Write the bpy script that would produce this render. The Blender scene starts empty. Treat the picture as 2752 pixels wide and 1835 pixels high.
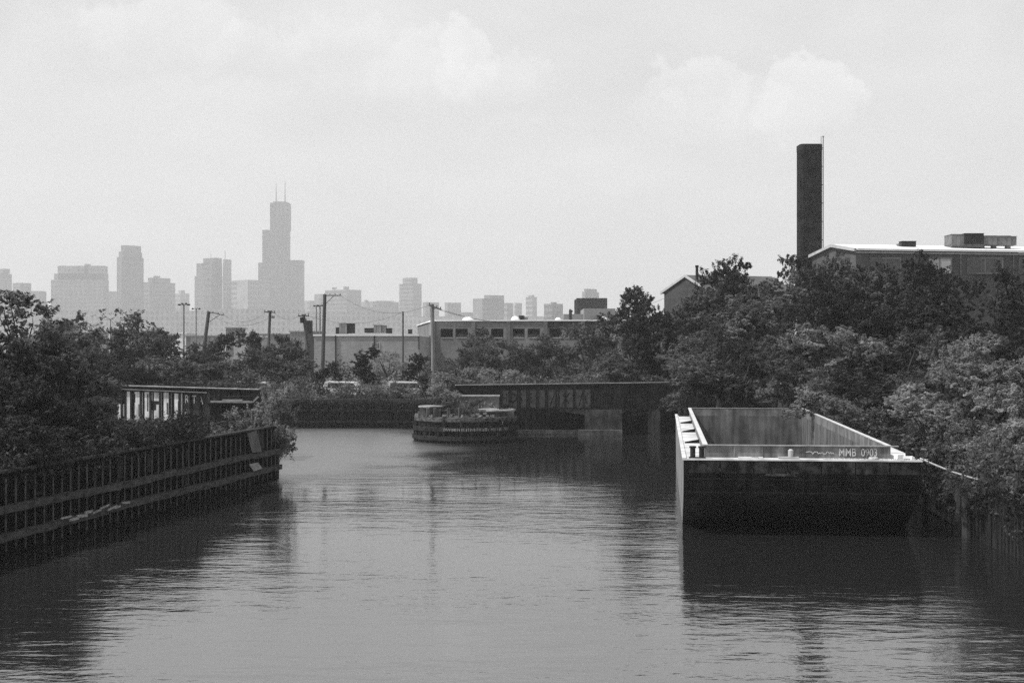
import bpy, math, random
import numpy as np
from mathutils import Vector
R = math.radians
S = bpy.context.scene
C = S.collection
# ---------------------------------------------------------------- camera
H = 8.4            # eye height above the water
F = 3822.0         # focal length in photo pixels (2752 px wide)
CX, HY = 1376.0, 936.0
cam_d = bpy.data.cameras.new('camera')
cam = bpy.data.objects.new('camera', cam_d); C.objects.link(cam)
cam.location = (0, 0, H); cam.rotation_euler = (R(90), 0, 0)
cam_d.sensor_width = 36.0; cam_d.lens = F / 2752 * 36
cam_d.shift_y = (HY - 917.5) / 2752
cam_d.clip_start = 0.5; cam_d.clip_end = 20000
S.camera = cam
S.render.engine = 'CYCLES'
# ---------------------------------------------------------------- sky
SUN = Vector((-0.56, -0.14, 0.81)).normalized()
sun_el = math.asin(SUN.z); sun_rot = math.atan2(SUN.x, SUN.y)
W = bpy.data.worlds.new('World'); S.world = W; W.use_nodes = True
nt = W.node_tree; nt.nodes.clear()
def nn(t, ty, **k):
    n = t.nodes.new(ty)
    for a, b in k.items(): setattr(n, a, b)
    return n
def math_node(t, op, a, b=None, c=None, clamp=False):
    n = nn(t, 'ShaderNodeMath', operation=op); n.use_clamp = clamp
    for i, v in enumerate((a, b, c)):
        if v is None: continue
        if isinstance(v, (int, float)): n.inputs[i].default_value = v
        else: t.links.new(v, n.inputs[i])
    return n.outputs[0]
out = nn(nt, 'ShaderNodeOutputWorld'); bg = nn(nt, 'ShaderNodeBackground')
sky = nn(nt, 'ShaderNodeTexSky', sky_type='NISHITA', sun_disc=False)
sky.sun_elevation = sun_el; sky.sun_rotation = sun_rot
sky.air_density = 1.0; sky.dust_density = 4.0; sky.ozone_density = 1.0; sky.altitude = 180
bw = nn(nt, 'ShaderNodeRGBToBW'); nt.links.new(sky.outputs[0], bw.inputs[0])
tc = nn(nt, 'ShaderNodeTexCoord')
# hazy overcast veil: the clear sky is mixed with an even grey, then thin cloud brightens it
veil = math_node(nt, 'MULTIPLY_ADD', bw.outputs[0], 0.22, 5.35)
def cloud_blob(az, el, ra, re, amp, crisp=.5):
    """a soft heap of cloud at a compass direction (degrees), ragged by noise"""
    d = Vector((math.sin(R(az)) * math.cos(R(el)), math.cos(R(az)) * math.cos(R(el)), math.sin(R(el))))
    mp = nn(nt, 'ShaderNodeMapping')
    mp.inputs['Scale'].default_value = (1 / math.sin(R(ra)), 1 / math.sin(R(ra)), 1 / math.sin(R(re)))
    mp.inputs['Location'].default_value = tuple(-a * b for a, b in zip(d, mp.inputs['Scale'].default_value))
    nt.links.new(warp.outputs[0], mp.inputs[0])
    ln = nn(nt, 'ShaderNodeVectorMath', operation='LENGTH'); nt.links.new(mp.outputs[0], ln.inputs[0])
    mr = nn(nt, 'ShaderNodeMapRange', interpolation_type='SMOOTHSTEP')
    mr.inputs['From Min'].default_value = 1.0; mr.inputs['From Max'].default_value = crisp
    mr.inputs['To Min'].default_value = 0; mr.inputs['To Max'].default_value = amp * 1.3
    nt.links.new(ln.outputs['Value'], mr.inputs['Value'])
    sp = nn(nt, 'ShaderNodeSeparateXYZ'); nt.links.new(mp.outputs[0], sp.inputs[0])       # bright crown, base dissolving into the haze
    return math_node(nt, 'MULTIPLY', mr.outputs[0], math_node(nt, 'MULTIPLY_ADD', sp.outputs[2], .55, .55, clamp=True))
nz = nn(nt, 'ShaderNodeTexNoise'); nz.inputs['Scale'].default_value = 26; nz.inputs['Detail'].default_value = 8; nz.inputs['Roughness'].default_value = .62
nt.links.new(tc.outputs['Generated'], nz.inputs['Vector'])
wv = nn(nt, 'ShaderNodeVectorMath', operation='MULTIPLY_ADD')
nt.links.new(nz.outputs['Color'], wv.inputs[0]); wv.inputs[1].default_value = (0.075,) * 3; wv.inputs[2].default_value = (-0.0375,) * 3
warp = nn(nt, 'ShaderNodeVectorMath', operation='ADD')
nt.links.new(tc.outputs['Generated'], warp.inputs[0]); nt.links.new(wv.outputs[0], warp.inputs[1])
tot = veil
for b in [(-1.9, 11.3, 1.7, 1.5, .75, .8), (-0.2, 10.7, 2.2, 1.3, .5, .75), (-3.9, 11.0, 2.6, 1.5, .45, .7), (-6.5, 11.4, 4.0, 1.8, .5, .6), (-13.8, 12.2, 3.8, 1.6, .7, .75),
          (-10.2, 11.9, 2.4, 1.2, .4, .7), (-17.5, 11.6, 3.0, 1.8, .4, .5), (-12.5, 9.2, 5.5, 1.6, .35, .5), (7.6, 10.2, 1.9, 1.7, .8, .82), (9.4, 9.6, 1.6, 1.1, .4, .7), (11.7, 9.6, 2.3, 1.8, .9, .82),
          (6.2, 9.3, 1.8, 1.0, .4, .6), (10, 8.6, 4.8, 1.6, .35, .3), (0.8, 8.2, 3.6, 1.2, .3, .5), (15.5, 12.6, 4.2, 2.2, .4, .5), (3.5, 7.2, 5, 1.4, .25, .3), (-4, 13.2, 7, 1.6, .4, .4),
          (-30, 20, 20, 8, .6), (20, 26, 22, 9, .5), (-4, 18, 12, 3, .3)]:
    tot = math_node(nt, 'ADD', tot, cloud_blob(*b))
nz2 = nn(nt, 'ShaderNodeTexNoise'); nz2.inputs['Scale'].default_value = 8; nz2.inputs['Detail'].default_value = 5
mp2 = nn(nt, 'ShaderNodeMapping'); mp2.inputs['Scale'].default_value = (1, 1, 3)
nt.links.new(tc.outputs['Generated'], mp2.inputs[0]); nt.links.new(mp2.outputs[0], nz2.inputs['Vector'])
tot = math_node(nt, 'ADD', tot, math_node(nt, 'MULTIPLY_ADD', nz2.outputs['Fac'], 1.7, -0.85))
nt.links.new(tot, bg.inputs[0]); bg.inputs[1].default_value = 0.115
nt.links.new(bg.outputs[0], out.inputs[0])
# ---------------------------------------------------------------- sun
sl = bpy.data.lights.new('sun', 'SUN'); sl.energy = 4.7; sl.angle = R(0.6)
so = bpy.data.objects.new('sun', sl); C.objects.link(so)
so.rotation_euler = SUN.to_track_quat('Z', 'Y').to_euler(); so.location = (-60, 40, 120)
S.view_settings.view_transform = 'Standard'; S.view_settings.look = 'None'
S.view_settings.exposure = 0.08; S.view_settings.gamma = 1.0; S.view_settings.use_curve_mapping = False
S.cycles.use_denoising = False
S.cycles.use_adaptive_sampling = False
S.cycles.max_bounces = 6; S.cycles.diffuse_bounces = 2; S.cycles.glossy_bounces = 3
S.cycles.transmission_bounces = 2; S.cycles.volume_bounces = 1; S.cycles.transparent_max_bounces = 4
S.cycles.sample_clamp_indirect = 3.0

# ---------------------------------------------------------------- materials (all greys: a black and white photograph)
MATS = {}
def g(v): return (v, v, v, 1)
def mat(name, lo, hi=None, scale=1.0, rough=0.85, stretch=(1, 1, 1), bump=0.0, detail=5, spec=0.3, contrast=(.35, .65), extra=None, coords='Object'):
    if name in MATS: return MATS[name]
    m = bpy.data.materials.new(name); m.use_nodes = True; t = m.node_tree
    p = t.nodes['Principled BSDF']; p.inputs['Roughness'].default_value = rough
    p.inputs['Specular IOR Level'].default_value = spec if (hi or lo) > .05 else min(spec, .06)      # soot and tar hardly shine
    hi = lo if hi is None else hi
    c = nn(t, 'ShaderNodeTexCoord'); mp = nn(t, 'ShaderNodeMapping'); mp.inputs['Scale'].default_value = stretch
    t.links.new(c.outputs[coords], mp.inputs[0])
    n = nn(t, 'ShaderNodeTexNoise'); n.inputs['Scale'].default_value = scale; n.inputs['Detail'].default_value = detail
    n.inputs['Roughness'].default_value = 0.6
    t.links.new(mp.outputs[0], n.inputs['Vector'])
    r = nn(t, 'ShaderNodeValToRGB'); r.color_ramp.elements[0].position = contrast[0]; r.color_ramp.elements[1].position = contrast[1]
    r.color_ramp.elements[0].color = g(lo); r.color_ramp.elements[1].color = g(hi)
    t.links.new(n.outputs['Fac'], r.inputs[0])
    col = r.outputs[0]
    if extra: col = extra(t, c, col)
    t.links.new(col, p.inputs['Base Color'])
    if bump:
        b = nn(t, 'ShaderNodeBump'); b.inputs['Strength'].default_value = 1; b.inputs['Distance'].default_value = bump
        t.links.new(n.outputs['Fac'], b.inputs['Height']); t.links.new(b.outputs[0], p.inputs['Normal'])
    MATS[name] = m; return m
def mulcol(t, a, b):
    m = nn(t, 'ShaderNodeMix', data_type='RGBA', blend_type='MULTIPLY'); m.inputs[0].default_value = 1
    t.links.new(a, m.inputs[6]); t.links.new(b, m.inputs[7]); return m.outputs[2]
def bricks(sx, sz):
    def f(t, c, col):
        # bricks laid along x+y horizontally, z vertically
        sp = nn(t, 'ShaderNodeSeparateXYZ'); t.links.new(c.outputs['Object'], sp.inputs[0])
        cb = nn(t, 'ShaderNodeCombineXYZ'); t.links.new(math_node(t, 'ADD', sp.outputs[0], sp.outputs[1]), cb.inputs[0]); t.links.new(sp.outputs[2], cb.inputs[1])
        b = nn(t, 'ShaderNodeTexBrick'); b.inputs['Scale'].default_value = 1
        b.inputs['Brick Width'].default_value = sx; b.inputs['Row Height'].default_value = sz; b.inputs['Mortar Size'].default_value = sz * .08
        b.inputs['Color1'].default_value = g(1); b.inputs['Color2'].default_value = g(.8); b.inputs['Mortar'].default_value = g(.72)
        t.links.new(cb.outputs[0], b.inputs['Vector'])
        return mulcol(t, col, b.outputs['Color'])
    return f
def streaks(t, c, col):
    mp = nn(t, 'ShaderNodeMapping'); mp.inputs['Scale'].default_value = (1.2, 1.2, .12); t.links.new(c.outputs['Object'], mp.inputs[0])
    n = nn(t, 'ShaderNodeTexNoise'); n.inputs['Scale'].default_value = 2.2; n.inputs['Detail'].default_value = 6
    t.links.new(mp.outputs[0], n.inputs['Vector'])
    r = nn(t, 'ShaderNodeValToRGB'); r.color_ramp.elements[0].position = .36; r.color_ramp.elements[1].position = .62
    r.color_ramp.elements[0].color = g(.5); r.color_ramp.elements[1].color = g(1.15)
    t.links.new(n.outputs['Fac'], r.inputs[0]); return mulcol(t, col, r.outputs[0])
rust_dark = mat('rust_dark', .005, .018, 1.1, .8, bump=.01, extra=streaks)
rust_mid = mat('rust_mid', .11, .24, 1.3, .8, bump=.006, extra=streaks)
hull_side = mat('hull_side', .12, .26, .8, .75, extra=streaks)
deck_light = mat('deck_light', .26, .62, .9, .8, contrast=(.3, .6))
hold_steel = mat('hold_steel', .085, .15, .9, .85, extra=streaks)
hold_dark = mat('hold_dark', .05, .08, .5, .9)
pale_paint = mat('pale_paint', .45, .7, 1.5, .8)
num_paint = mat('number_paint', .36, .58, 14, .8)
pile_steel = mat('pile_steel', .003, .008, 1.2, .8, extra=streaks)
pile_edge = mat('pile_edge', .05, .12, 3, .8)
wale_wood = mat('wale_wood', .012, .055, 1.6, .9, stretch=(1, 1, 3), bump=.02)
timber_dark = mat('timber_dark', .006, .028, 1.5, .9, stretch=(2, 2, .3), bump=.02)
concrete = mat('concrete', .16, .3, .8, .9, bump=.01, extra=streaks)
concrete_light = mat('concrete_light', .14, .34, 1.5, .9)
concrete_dark = mat('concrete_dark', .05, .12, 1.2, .9, extra=streaks)
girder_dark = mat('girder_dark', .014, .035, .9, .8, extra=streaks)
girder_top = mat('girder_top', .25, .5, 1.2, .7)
graf_white = mat('graffiti_white', .28, .62, 2.2, .8, stretch=(1.6, 1.6, .35), contrast=(.3, .6))
graf_grey = mat('graffiti_grey', .04, .12, 1.6, .85)
graf_pale = mat('graffiti_pale', .22, .4, 4, .85)
brick_grey = mat('brick_grey', .32, .42, .25, .9, extra=bricks(.6, .25))
brick_dark = mat('brick_dark', .028, .045, .5, .9, extra=bricks(.6, .25))
brick_mid = mat('brick_mid', .10, .15, .25, .9, extra=bricks(.6, .25))
brick_chim = mat('brick_chimney', .006, .026, .9, .9, extra=bricks(.7, .3))
roof_white = mat('roof_white', .7, .85, .2, .8)
roof_tar = mat('roof_tar', .12, .2, .3, .9)
roof_shingle = mat('roof_shingle', .06, .1, .8, .9)
trim_pale = mat('trim_pale', .35, .5, 1, .8)
glass_dark = mat('window_glass', .02, .04, .6, .12, spec=.6)
MATS['window_glass'].node_tree.nodes['Principled BSDF'].inputs['Specular IOR Level'].default_value = .6
glass_pale = mat('window_blind', .35, .45, .8, .5)
hvac_grey = mat('hvac_grey', .10, .18, 1.0, .6)
hvac_dark = mat('hvac_dark', .015, .03, 1.0, .7)
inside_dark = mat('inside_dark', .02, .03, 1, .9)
pole_wood = mat('pole_wood', .05, .09, 2, .9, stretch=(1, 1, .2))
pole_pale = mat('pole_pale', .14, .22, 2, .9, stretch=(1, 1, .2))
metal_grey = mat('metal_grey', .12, .2, 2, .6)
metal_dark = mat('metal_dark', .02, .035, 2, .7)
wire_dark = mat('wire_dark', .04)
van_white = mat('van_white', .7, .8, 1, .35, spec=.5)
tyre_black = mat('tyre_black', .015, .02, 3, .9)
rope_fibre = mat('rope_fibre', .35, .6, 12, .95)
bark = mat('bark', .03, .07, 4, .95, stretch=(1, 1, .25), bump=.02)
ground_m = mat('ground_soil', .02, .06, .15, .95, bump=.05)
def facade(name, lo, hi, sx, sz):
    def f(t, c, col):
        sp = nn(t, 'ShaderNodeSeparateXYZ'); t.links.new(c.outputs['Object'], sp.inputs[0])
        cb = nn(t, 'ShaderNodeCombineXYZ'); t.links.new(math_node(t, 'ADD', sp.outputs[0], sp.outputs[1]), cb.inputs[0]); t.links.new(sp.outputs[2], cb.inputs[1])
        b = nn(t, 'ShaderNodeTexBrick'); b.offset = 0; b.inputs['Scale'].default_value = 1
        b.inputs['Brick Width'].default_value = sx; b.inputs['Row Height'].default_value = sz; b.inputs['Mortar Size'].default_value = sz * .22
        b.inputs['Color1'].default_value = g(.35); b.inputs['Color2'].default_value = g(.6); b.inputs['Mortar'].default_value = g(1)
        t.links.new(cb.outputs[0], b.inputs['Vector'])
        return mulcol(t, col, b.outputs['Color'])
    return mat(name, lo, hi, .02, .6, extra=f)
fac_a = facade('facade_dark', .07, .11, 12, 16)
fac_b = facade('facade_mid', .12, .2, 14, 12)
fac_c = facade('facade_pale', .2, .32, 12, 14)
def leaf_mat(name, lo, hi, trans=.3):
    m = bpy.data.materials.new(name); m.use_nodes = True; t = m.node_tree; t.nodes.clear()
    o = nn(t, 'ShaderNodeOutputMaterial')
    c = nn(t, 'ShaderNodeTexCoord'); oi = nn(t, 'ShaderNodeObjectInfo')
    n = nn(t, 'ShaderNodeTexNoise'); n.inputs['Scale'].default_value = 1.3; n.inputs['Detail'].default_value = 3
    t.links.new(c.outputs['Object'], n.inputs['Vector'])
    mr = nn(t, 'ShaderNodeMapRange'); mr.inputs['From Min'].default_value = .3; mr.inputs['From Max'].default_value = .7
    mr.inputs['To Min'].default_value = lo; mr.inputs['To Max'].default_value = hi
    t.links.new(n.outputs['Fac'], mr.inputs['Value'])
    v = math_node(t, 'MULTIPLY', mr.outputs[0], math_node(t, 'MULTIPLY_ADD', oi.outputs['Random'], .5, .75))
    cc = nn(t, 'ShaderNodeCombineColor')
    for i in range(3): t.links.new(v, cc.inputs[i])
    d = nn(t, 'ShaderNodeBsdfPrincipled'); t.links.new(cc.outputs[0], d.inputs['Base Color'])
    d.inputs['Roughness'].default_value = .55; d.inputs['Specular IOR Level'].default_value = .25
    tr = nn(t, 'ShaderNodeBsdfTranslucent'); t.links.new(cc.outputs[0], tr.inputs[0])
    mx = nn(t, 'ShaderNodeMixShader'); mx.inputs[0].default_value = trans
    t.links.new(d.outputs[0], mx.inputs[1]); t.links.new(tr.outputs[0], mx.inputs[2]); t.links.new(mx.outputs[0], o.inputs[0])
    MATS[name] = m; return m
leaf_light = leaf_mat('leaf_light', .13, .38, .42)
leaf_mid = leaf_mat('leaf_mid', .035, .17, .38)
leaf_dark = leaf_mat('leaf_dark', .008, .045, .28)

# ---------------------------------------------------------------- helpers
def P(px, py, D): return Vector(((px - CX) / F * D, D, H - (py - HY) / F * D))
def PX(px, D): return (px - CX) / F * D
def PZ(py, D): return H - (py - HY) / F * D
class MB:
    def __init__(s): s.v = []; s.f = []; s.mi = []
    def poly(s, pts, faces, mi=0):
        o = len(s.v); s.v += [tuple(p) for p in pts]
        s.f += [tuple(i + o for i in f) for f in faces]; s.mi += [mi] * len(faces); return s
    def box(s, c, d, rz=0.0, mi=0, ry=0.0, rx=0.0):
        from mathutils import Matrix
        M = Matrix.Translation(c) @ Matrix.Rotation(rz, 4, 'Z') @ Matrix.Rotation(ry, 4, 'Y') @ Matrix.Rotation(rx, 4, 'X')
        pts = [M @ Vector((x * d[0] / 2, y * d[1] / 2, z * d[2] / 2)) for x in (-1, 1) for y in (-1, 1) for z in (-1, 1)]
        return s.poly(pts, [(0, 1, 3, 2), (4, 6, 7, 5), (0, 4, 5, 1), (2, 3, 7, 6), (0, 2, 6, 4), (1, 5, 7, 3)], mi)
    def beam(s, a, b, w, h, mi=0, up=Vector((0, 0, 1))):
        a = Vector(a); b = Vector(b); d = (b - a).normalized(); x = d.cross(up).normalized(); z = x.cross(d)
        pts = [q + x * sx * w / 2 + z * sz * h / 2 for q in (a, b) for sx, sz in ((-1, -1), (1, -1), (1, 1), (-1, 1))]
        return s.poly(pts, [(3, 2, 1, 0), (4, 5, 6, 7), (0, 1, 5, 4), (1, 2, 6, 5), (2, 3, 7, 6), (3, 0, 4, 7)], mi)
    def tube(s, pts, rad, n=8, mi=0, cap=True):
        pts = [Vector(p) for p in pts]; rad = rad if isinstance(rad, (list, tuple)) else [rad] * len(pts)
        o = len(s.v); prev = None
        for i, p in enumerate(pts):
            d = (pts[min(i + 1, len(pts) - 1)] - pts[max(i - 1, 0)]).normalized()
            ref = Vector((0, 0, 1)) if abs(d.z) < .9 else Vector((1, 0, 0))
            x = d.cross(ref).normalized(); y = d.cross(x)
            for k in range(n):
                a = 2 * math.pi * k / n; s.v.append(tuple(p + (x * math.cos(a) + y * math.sin(a)) * rad[i]))
        for i in range(len(pts) - 1):
            for k in range(n):
                k2 = (k + 1) % n
                s.f.append((o + i * n + k, o + i * n + k2, o + (i + 1) * n + k2, o + (i + 1) * n + k)); s.mi.append(mi)
        if cap:
            s.f.append(tuple(o + k for k in range(n))[::-1]); s.f.append(tuple(o + (len(pts) - 1) * n + k for k in range(n))); s.mi += [mi] * 2
        return s
    def prism(s, foot, z0, z1, mi=0, bottom=True):
        n = len(foot); z0s = z0 if isinstance(z0, (list, tuple)) else [z0] * n; z1s = z1 if isinstance(z1, (list, tuple)) else [z1] * n
        pts = [(x, y, z0s[i]) for i, (x, y) in enumerate(foot)] + [(x, y, z1s[i]) for i, (x, y) in enumerate(foot)]
        fs = [(i, (i + 1) % n, n + (i + 1) % n, n + i) for i in range(n)] + [tuple(range(n, 2 * n))]
        if bottom: fs.append(tuple(range(n))[::-1])
        return s.poly(pts, fs, mi)
    def build(s, name, mats, parent=None, loc=None):
        me = bpy.data.meshes.new(name); me.from_pydata(s.v, [], s.f)
        for m in (mats if isinstance(mats, (list, tuple)) else [mats]): me.materials.append(m)
        if len(set(s.mi)) > 1: me.polygons.foreach_set('material_index', s.mi)
        me.update()
        o = bpy.data.objects.new(name, me); C.objects.link(o)
        if parent is not None:
            o.parent = parent
            if loc is None:      # built in world coordinates: take off the place of every parent
                off = Vector((0, 0, 0)); q = parent
                while q is not None: off += Vector(q.location); q = q.parent
                me.transform(__import__('mathutils').Matrix.Translation(-off))
        return o
def tag(o, label=None, cat=None, group=None, kind=None):
    if label: o['label'] = label
    if cat: o['category'] = cat
    if group: o['group'] = group
    if kind: o['kind'] = kind
    return o
def thing(name, loc, label, cat, group=None):
    o = bpy.data.objects.new(name, None); C.objects.link(o); o.location = loc; o.empty_display_size = .5
    return tag(o, label, cat, group)
def text_mesh(txt, size, origin, xdir, updir, bold=.0, depth=.01, squash=1.0):
    """lettering as real raised geometry; returns an MB in world coordinates"""
    cu = bpy.data.curves.new('t', 'FONT'); cu.body = txt; cu.size = size; cu.extrude = depth; cu.offset = bold; cu.resolution_u = 3
    ob = bpy.data.objects.new('t', cu); C.objects.link(ob)
    dg = bpy.context.evaluated_depsgraph_get()
    me = bpy.data.meshes.new_from_object(ob.evaluated_get(dg))
    x = Vector(xdir).normalized(); u = Vector(updir).normalized(); n = x.cross(u)
    m = MB(); m.poly([Vector(origin) + x * v.co.x * squash + u * v.co.y + n * v.co.z for v in me.vertices], [tuple(p.vertices) for p in me.polygons])
    bpy.data.objects.remove(ob); bpy.data.curves.remove(cu); bpy.data.meshes.remove(me)
    return m

# ---------------------------------------------------------------- water and ground
def wallx(D): return -30.03 + .162 * D          # line of the left sheet pile wall
wm = bpy.data.materials.new('river_water'); wm.use_nodes = True; t = wm.node_tree
p = t.nodes['Principled BSDF']; p.inputs['Base Color'].default_value = g(.012); p.inputs['Roughness'].default_value = .05
p.inputs['IOR'].default_value = 2.6; p.inputs['Specular IOR Level'].default_value = .95
c = nn(t, 'ShaderNodeTexCoord')
def wnoise(sx, sy, scale, detail=2.0, rot=0.0):
    mp = nn(t, 'ShaderNodeMapping'); mp.inputs['Scale'].default_value = (sx, sy, 1); mp.inputs['Rotation'].default_value = (0, 0, R(rot))
    t.links.new(c.outputs['Object'], mp.inputs[0])
    n = nn(t, 'ShaderNodeTexNoise'); n.inputs['Scale'].default_value = scale; n.inputs['Detail'].default_value = detail
    t.links.new(mp.outputs[0], n.inputs['Vector']); return n.outputs['Fac']
big = wnoise(.35, 1, .055, 3, 8)                # patches of calm and of ruffled water
mask = nn(t, 'ShaderNodeMapRange'); mask.inputs['From Min'].default_value = .40; mask.inputs['From Max'].default_value = .60
mask.inputs['To Min'].default_value = .38; mask.inputs['To Max'].default_value = 1.2; t.links.new(big, mask.inputs['Value'])
h1 = math_node(t, 'MULTIPLY', wnoise(.42, 1, .8, 2, 8), .056)
h2 = math_node(t, 'MULTIPLY', wnoise(.5, 1, 2.6, 2, -9), .022)
h3 = math_node(t, 'MULTIPLY', wnoise(.6, 1, 8.0, 2, 5), .006)
# calm water in the lee of the pier
lee = nn(t, 'ShaderNodeMapping'); lee.inputs['Location'].default_value = (-7 / 17, -111 / 33, 0); lee.inputs['Scale'].default_value = (1 / 17, 1 / 33, 1)
t.links.new(c.outputs['Object'], lee.inputs[0]); ll = nn(t, 'ShaderNodeVectorMath', operation='LENGTH'); t.links.new(lee.outputs[0], ll.inputs[0])
lm = nn(t, 'ShaderNodeMapRange', interpolation_type='SMOOTHSTEP'); lm.inputs['From Min'].default_value = .6; lm.inputs['From Max'].default_value = 1.2
lm.inputs['To Min'].default_value = .2; lm.inputs['To Max'].default_value = 1.0; t.links.new(ll.outputs['Value'], lm.inputs['Value'])
# ruffled water in the open reach towards the far bank
rf = nn(t, 'ShaderNodeMapping'); rf.inputs['Location'].default_value = (21 / 20, -122 / 46, 0); rf.inputs['Scale'].default_value = (1 / 20, 1 / 46, 1)
wz = nn(t, 'ShaderNodeTexNoise'); wz.inputs['Scale'].default_value = .12; wz.inputs['Detail'].default_value = 4; t.links.new(c.outputs['Object'], wz.inputs['Vector'])
wo = nn(t, 'ShaderNodeVectorMath', operation='MULTIPLY_ADD'); t.links.new(wz.outputs['Color'], wo.inputs[0]); wo.inputs[1].default_value = (14, 22, 0); wo.inputs[2].default_value = (-7, -11, 0)
wa = nn(t, 'ShaderNodeVectorMath', operation='ADD'); t.links.new(c.outputs['Object'], wa.inputs[0]); t.links.new(wo.outputs[0], wa.inputs[1])
t.links.new(wa.outputs[0], rf.inputs[0]); t.links.new(wa.outputs[0], lee.inputs[0]); rl = nn(t, 'ShaderNodeVectorMath', operation='LENGTH'); t.links.new(rf.outputs[0], rl.inputs[0])
rm = nn(t, 'ShaderNodeMapRange', interpolation_type='SMOOTHSTEP'); rm.inputs['From Min'].default_value = .55; rm.inputs['From Max'].default_value = 1.05
rm.inputs['To Min'].default_value = 4.5; rm.inputs['To Max'].default_value = 1.0; t.links.new(rl.outputs['Value'], rm.inputs['Value'])
rr_ = nn(t, 'ShaderNodeMapRange', interpolation_type='SMOOTHSTEP'); rr_.inputs['From Min'].default_value = .55; rr_.inputs['From Max'].default_value = 1.05
rr_.inputs['To Min'].default_value = .36; rr_.inputs['To Max'].default_value = .06; t.links.new(rl.outputs['Value'], rr_.inputs['Value'])
t.links.new(rr_.outputs[0], p.inputs['Roughness'])          # waves too fine to resolve there
amp = math_node(t, 'MULTIPLY', math_node(t, 'MULTIPLY', mask.outputs[0], lm.outputs[0]), rm.outputs[0])
hh = math_node(t, 'MULTIPLY', math_node(t, 'ADD', math_node(t, 'ADD', h1, h2), h3), amp)
b = nn(t, 'ShaderNodeBump'); b.inputs['Strength'].default_value = 1; b.inputs['Distance'].default_value = 1.0
t.links.new(hh, b.inputs['Height']); t.links.new(b.outputs[0], p.inputs['Normal'])
m = MB().poly([(-260, -80, 0), (120, -80, 0), (120, 175, 0), (-260, 175, 0)], [(0, 1, 2, 3)])
tag(m.build('water', wm), kind='structure')
GZ = 3.0
m = MB()
m.prism([(wallx(-75), -75), (wallx(90.6), 90.6), (-17.2, 93.2), (-28, 99), (-45, 105), (-85, 110), (-900, 110), (-900, -75)], -2, GZ, bottom=False)
m.prism([(-3500, 150.5), (-4.2, 150.5), (-4.0, 142.6), (26.2, 142.6), (3500, 142.6), (3500, 6200), (-3500, 6200)], -2, GZ, bottom=False)
m.prism([(20.8, -75), (20.7, 62), (25.6, 108), (26.2, 142.0), (900, 142.0), (900, -75)], -2, GZ - .1, bottom=False)
tag(m.build('ground', ground_m), kind='structure')

# ---------------------------------------------------------------- foliage
rng = np.random.default_rng(7)
def leaf_mesh(name, centers, radii, per, size, seed, up=.35, mat_=None, hub=None):
    """leaf-sized blades scattered on the shells of many small twig clusters"""
    r = np.random.default_rng(seed)
    centers = np.repeat(np.asarray(centers, float), per, axis=0); radii = np.repeat(np.asarray(radii, float), per)
    n = len(centers)
    d = r.normal(size=(n, 3)); d[:, 2] += up; d /= np.linalg.norm(d, axis=1)[:, None]
    nc = n // per; ax = r.normal(size=(nc, 3)) * .6
    if hub is not None: h = np.asarray(hub, float); ax += (h / (np.linalg.norm(h, axis=1)[:, None] + 1e-6)) * 1.1
    ax[:, 2] += .55; ax /= np.linalg.norm(ax, axis=1)[:, None]; ax = np.repeat(ax, per, axis=0)
    tt = r.random(n) * 2 - .7
    pos = centers + ax * (radii * tt * 1.15)[:, None] + d * (radii * (.75 - .32 * np.abs(tt)) * r.random(n) ** .5)[:, None]
    if hub is not None: hd = np.repeat(np.asarray(hub, float), per, axis=0)
    else: hd = d
    nrm = hd * .95 + d * .4 + r.normal(size=(n, 3)) * .42 + np.array([0, 0, .35]); nrm /= np.linalg.norm(nrm, axis=1)[:, None]
    tan = np.cross(nrm, r.normal(size=(n, 3))); tan /= np.linalg.norm(tan, axis=1)[:, None]
    bit = np.cross(nrm, tan)
    L = (size * (.6 + .8 * r.random(n)))[:, None]; Wd = L * (.32 + .25 * r.random(n))[:, None]
    fold = nrm * Wd * .25
    v = np.empty((n, 4, 3)); v[:, 0] = pos - tan * L; v[:, 1] = pos + bit * Wd + fold; v[:, 2] = pos + tan * L; v[:, 3] = pos - bit * Wd + fold
    me = bpy.data.meshes.new(name)
    me.vertices.add(n * 4); me.vertices.foreach_set('co', v.reshape(-1).astype(np.float32))
    me.loops.add(n * 4); me.loops.foreach_set('vertex_index', np.arange(n * 4, dtype=np.int32))
    me.polygons.add(n); me.polygons.foreach_set('loop_start', np.arange(0, n * 4, 4, dtype=np.int32))
    me.polygons.foreach_set('loop_total', np.full(n, 4, dtype=np.int32))
    me.update(calc_edges=True)
    if mat_: me.materials.append(mat_)
    return me
def twigs(cl, k, seed, shell=.75):
    """split each clump (x,y,z,r) into k twig clusters near its skin"""
    r = np.random.default_rng(seed); out = []; rad = []; hb = []
    for x, y, z, R0 in cl:
        d = r.normal(size=(k, 3)); d[:, 2] += .3; d /= np.linalg.norm(d, axis=1)[:, None]
        q = np.array([x, y, z]) + d * (R0 * (shell + .35 * r.random(k)))[:, None] * np.array([1, 1, .8])
        out.append(q); rad.append(R0 * (.26 + .22 * r.random(k))); hb.append(d)
    return np.concatenate(out), np.concatenate(rad), np.concatenate(hb)
PROTO = {}
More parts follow.
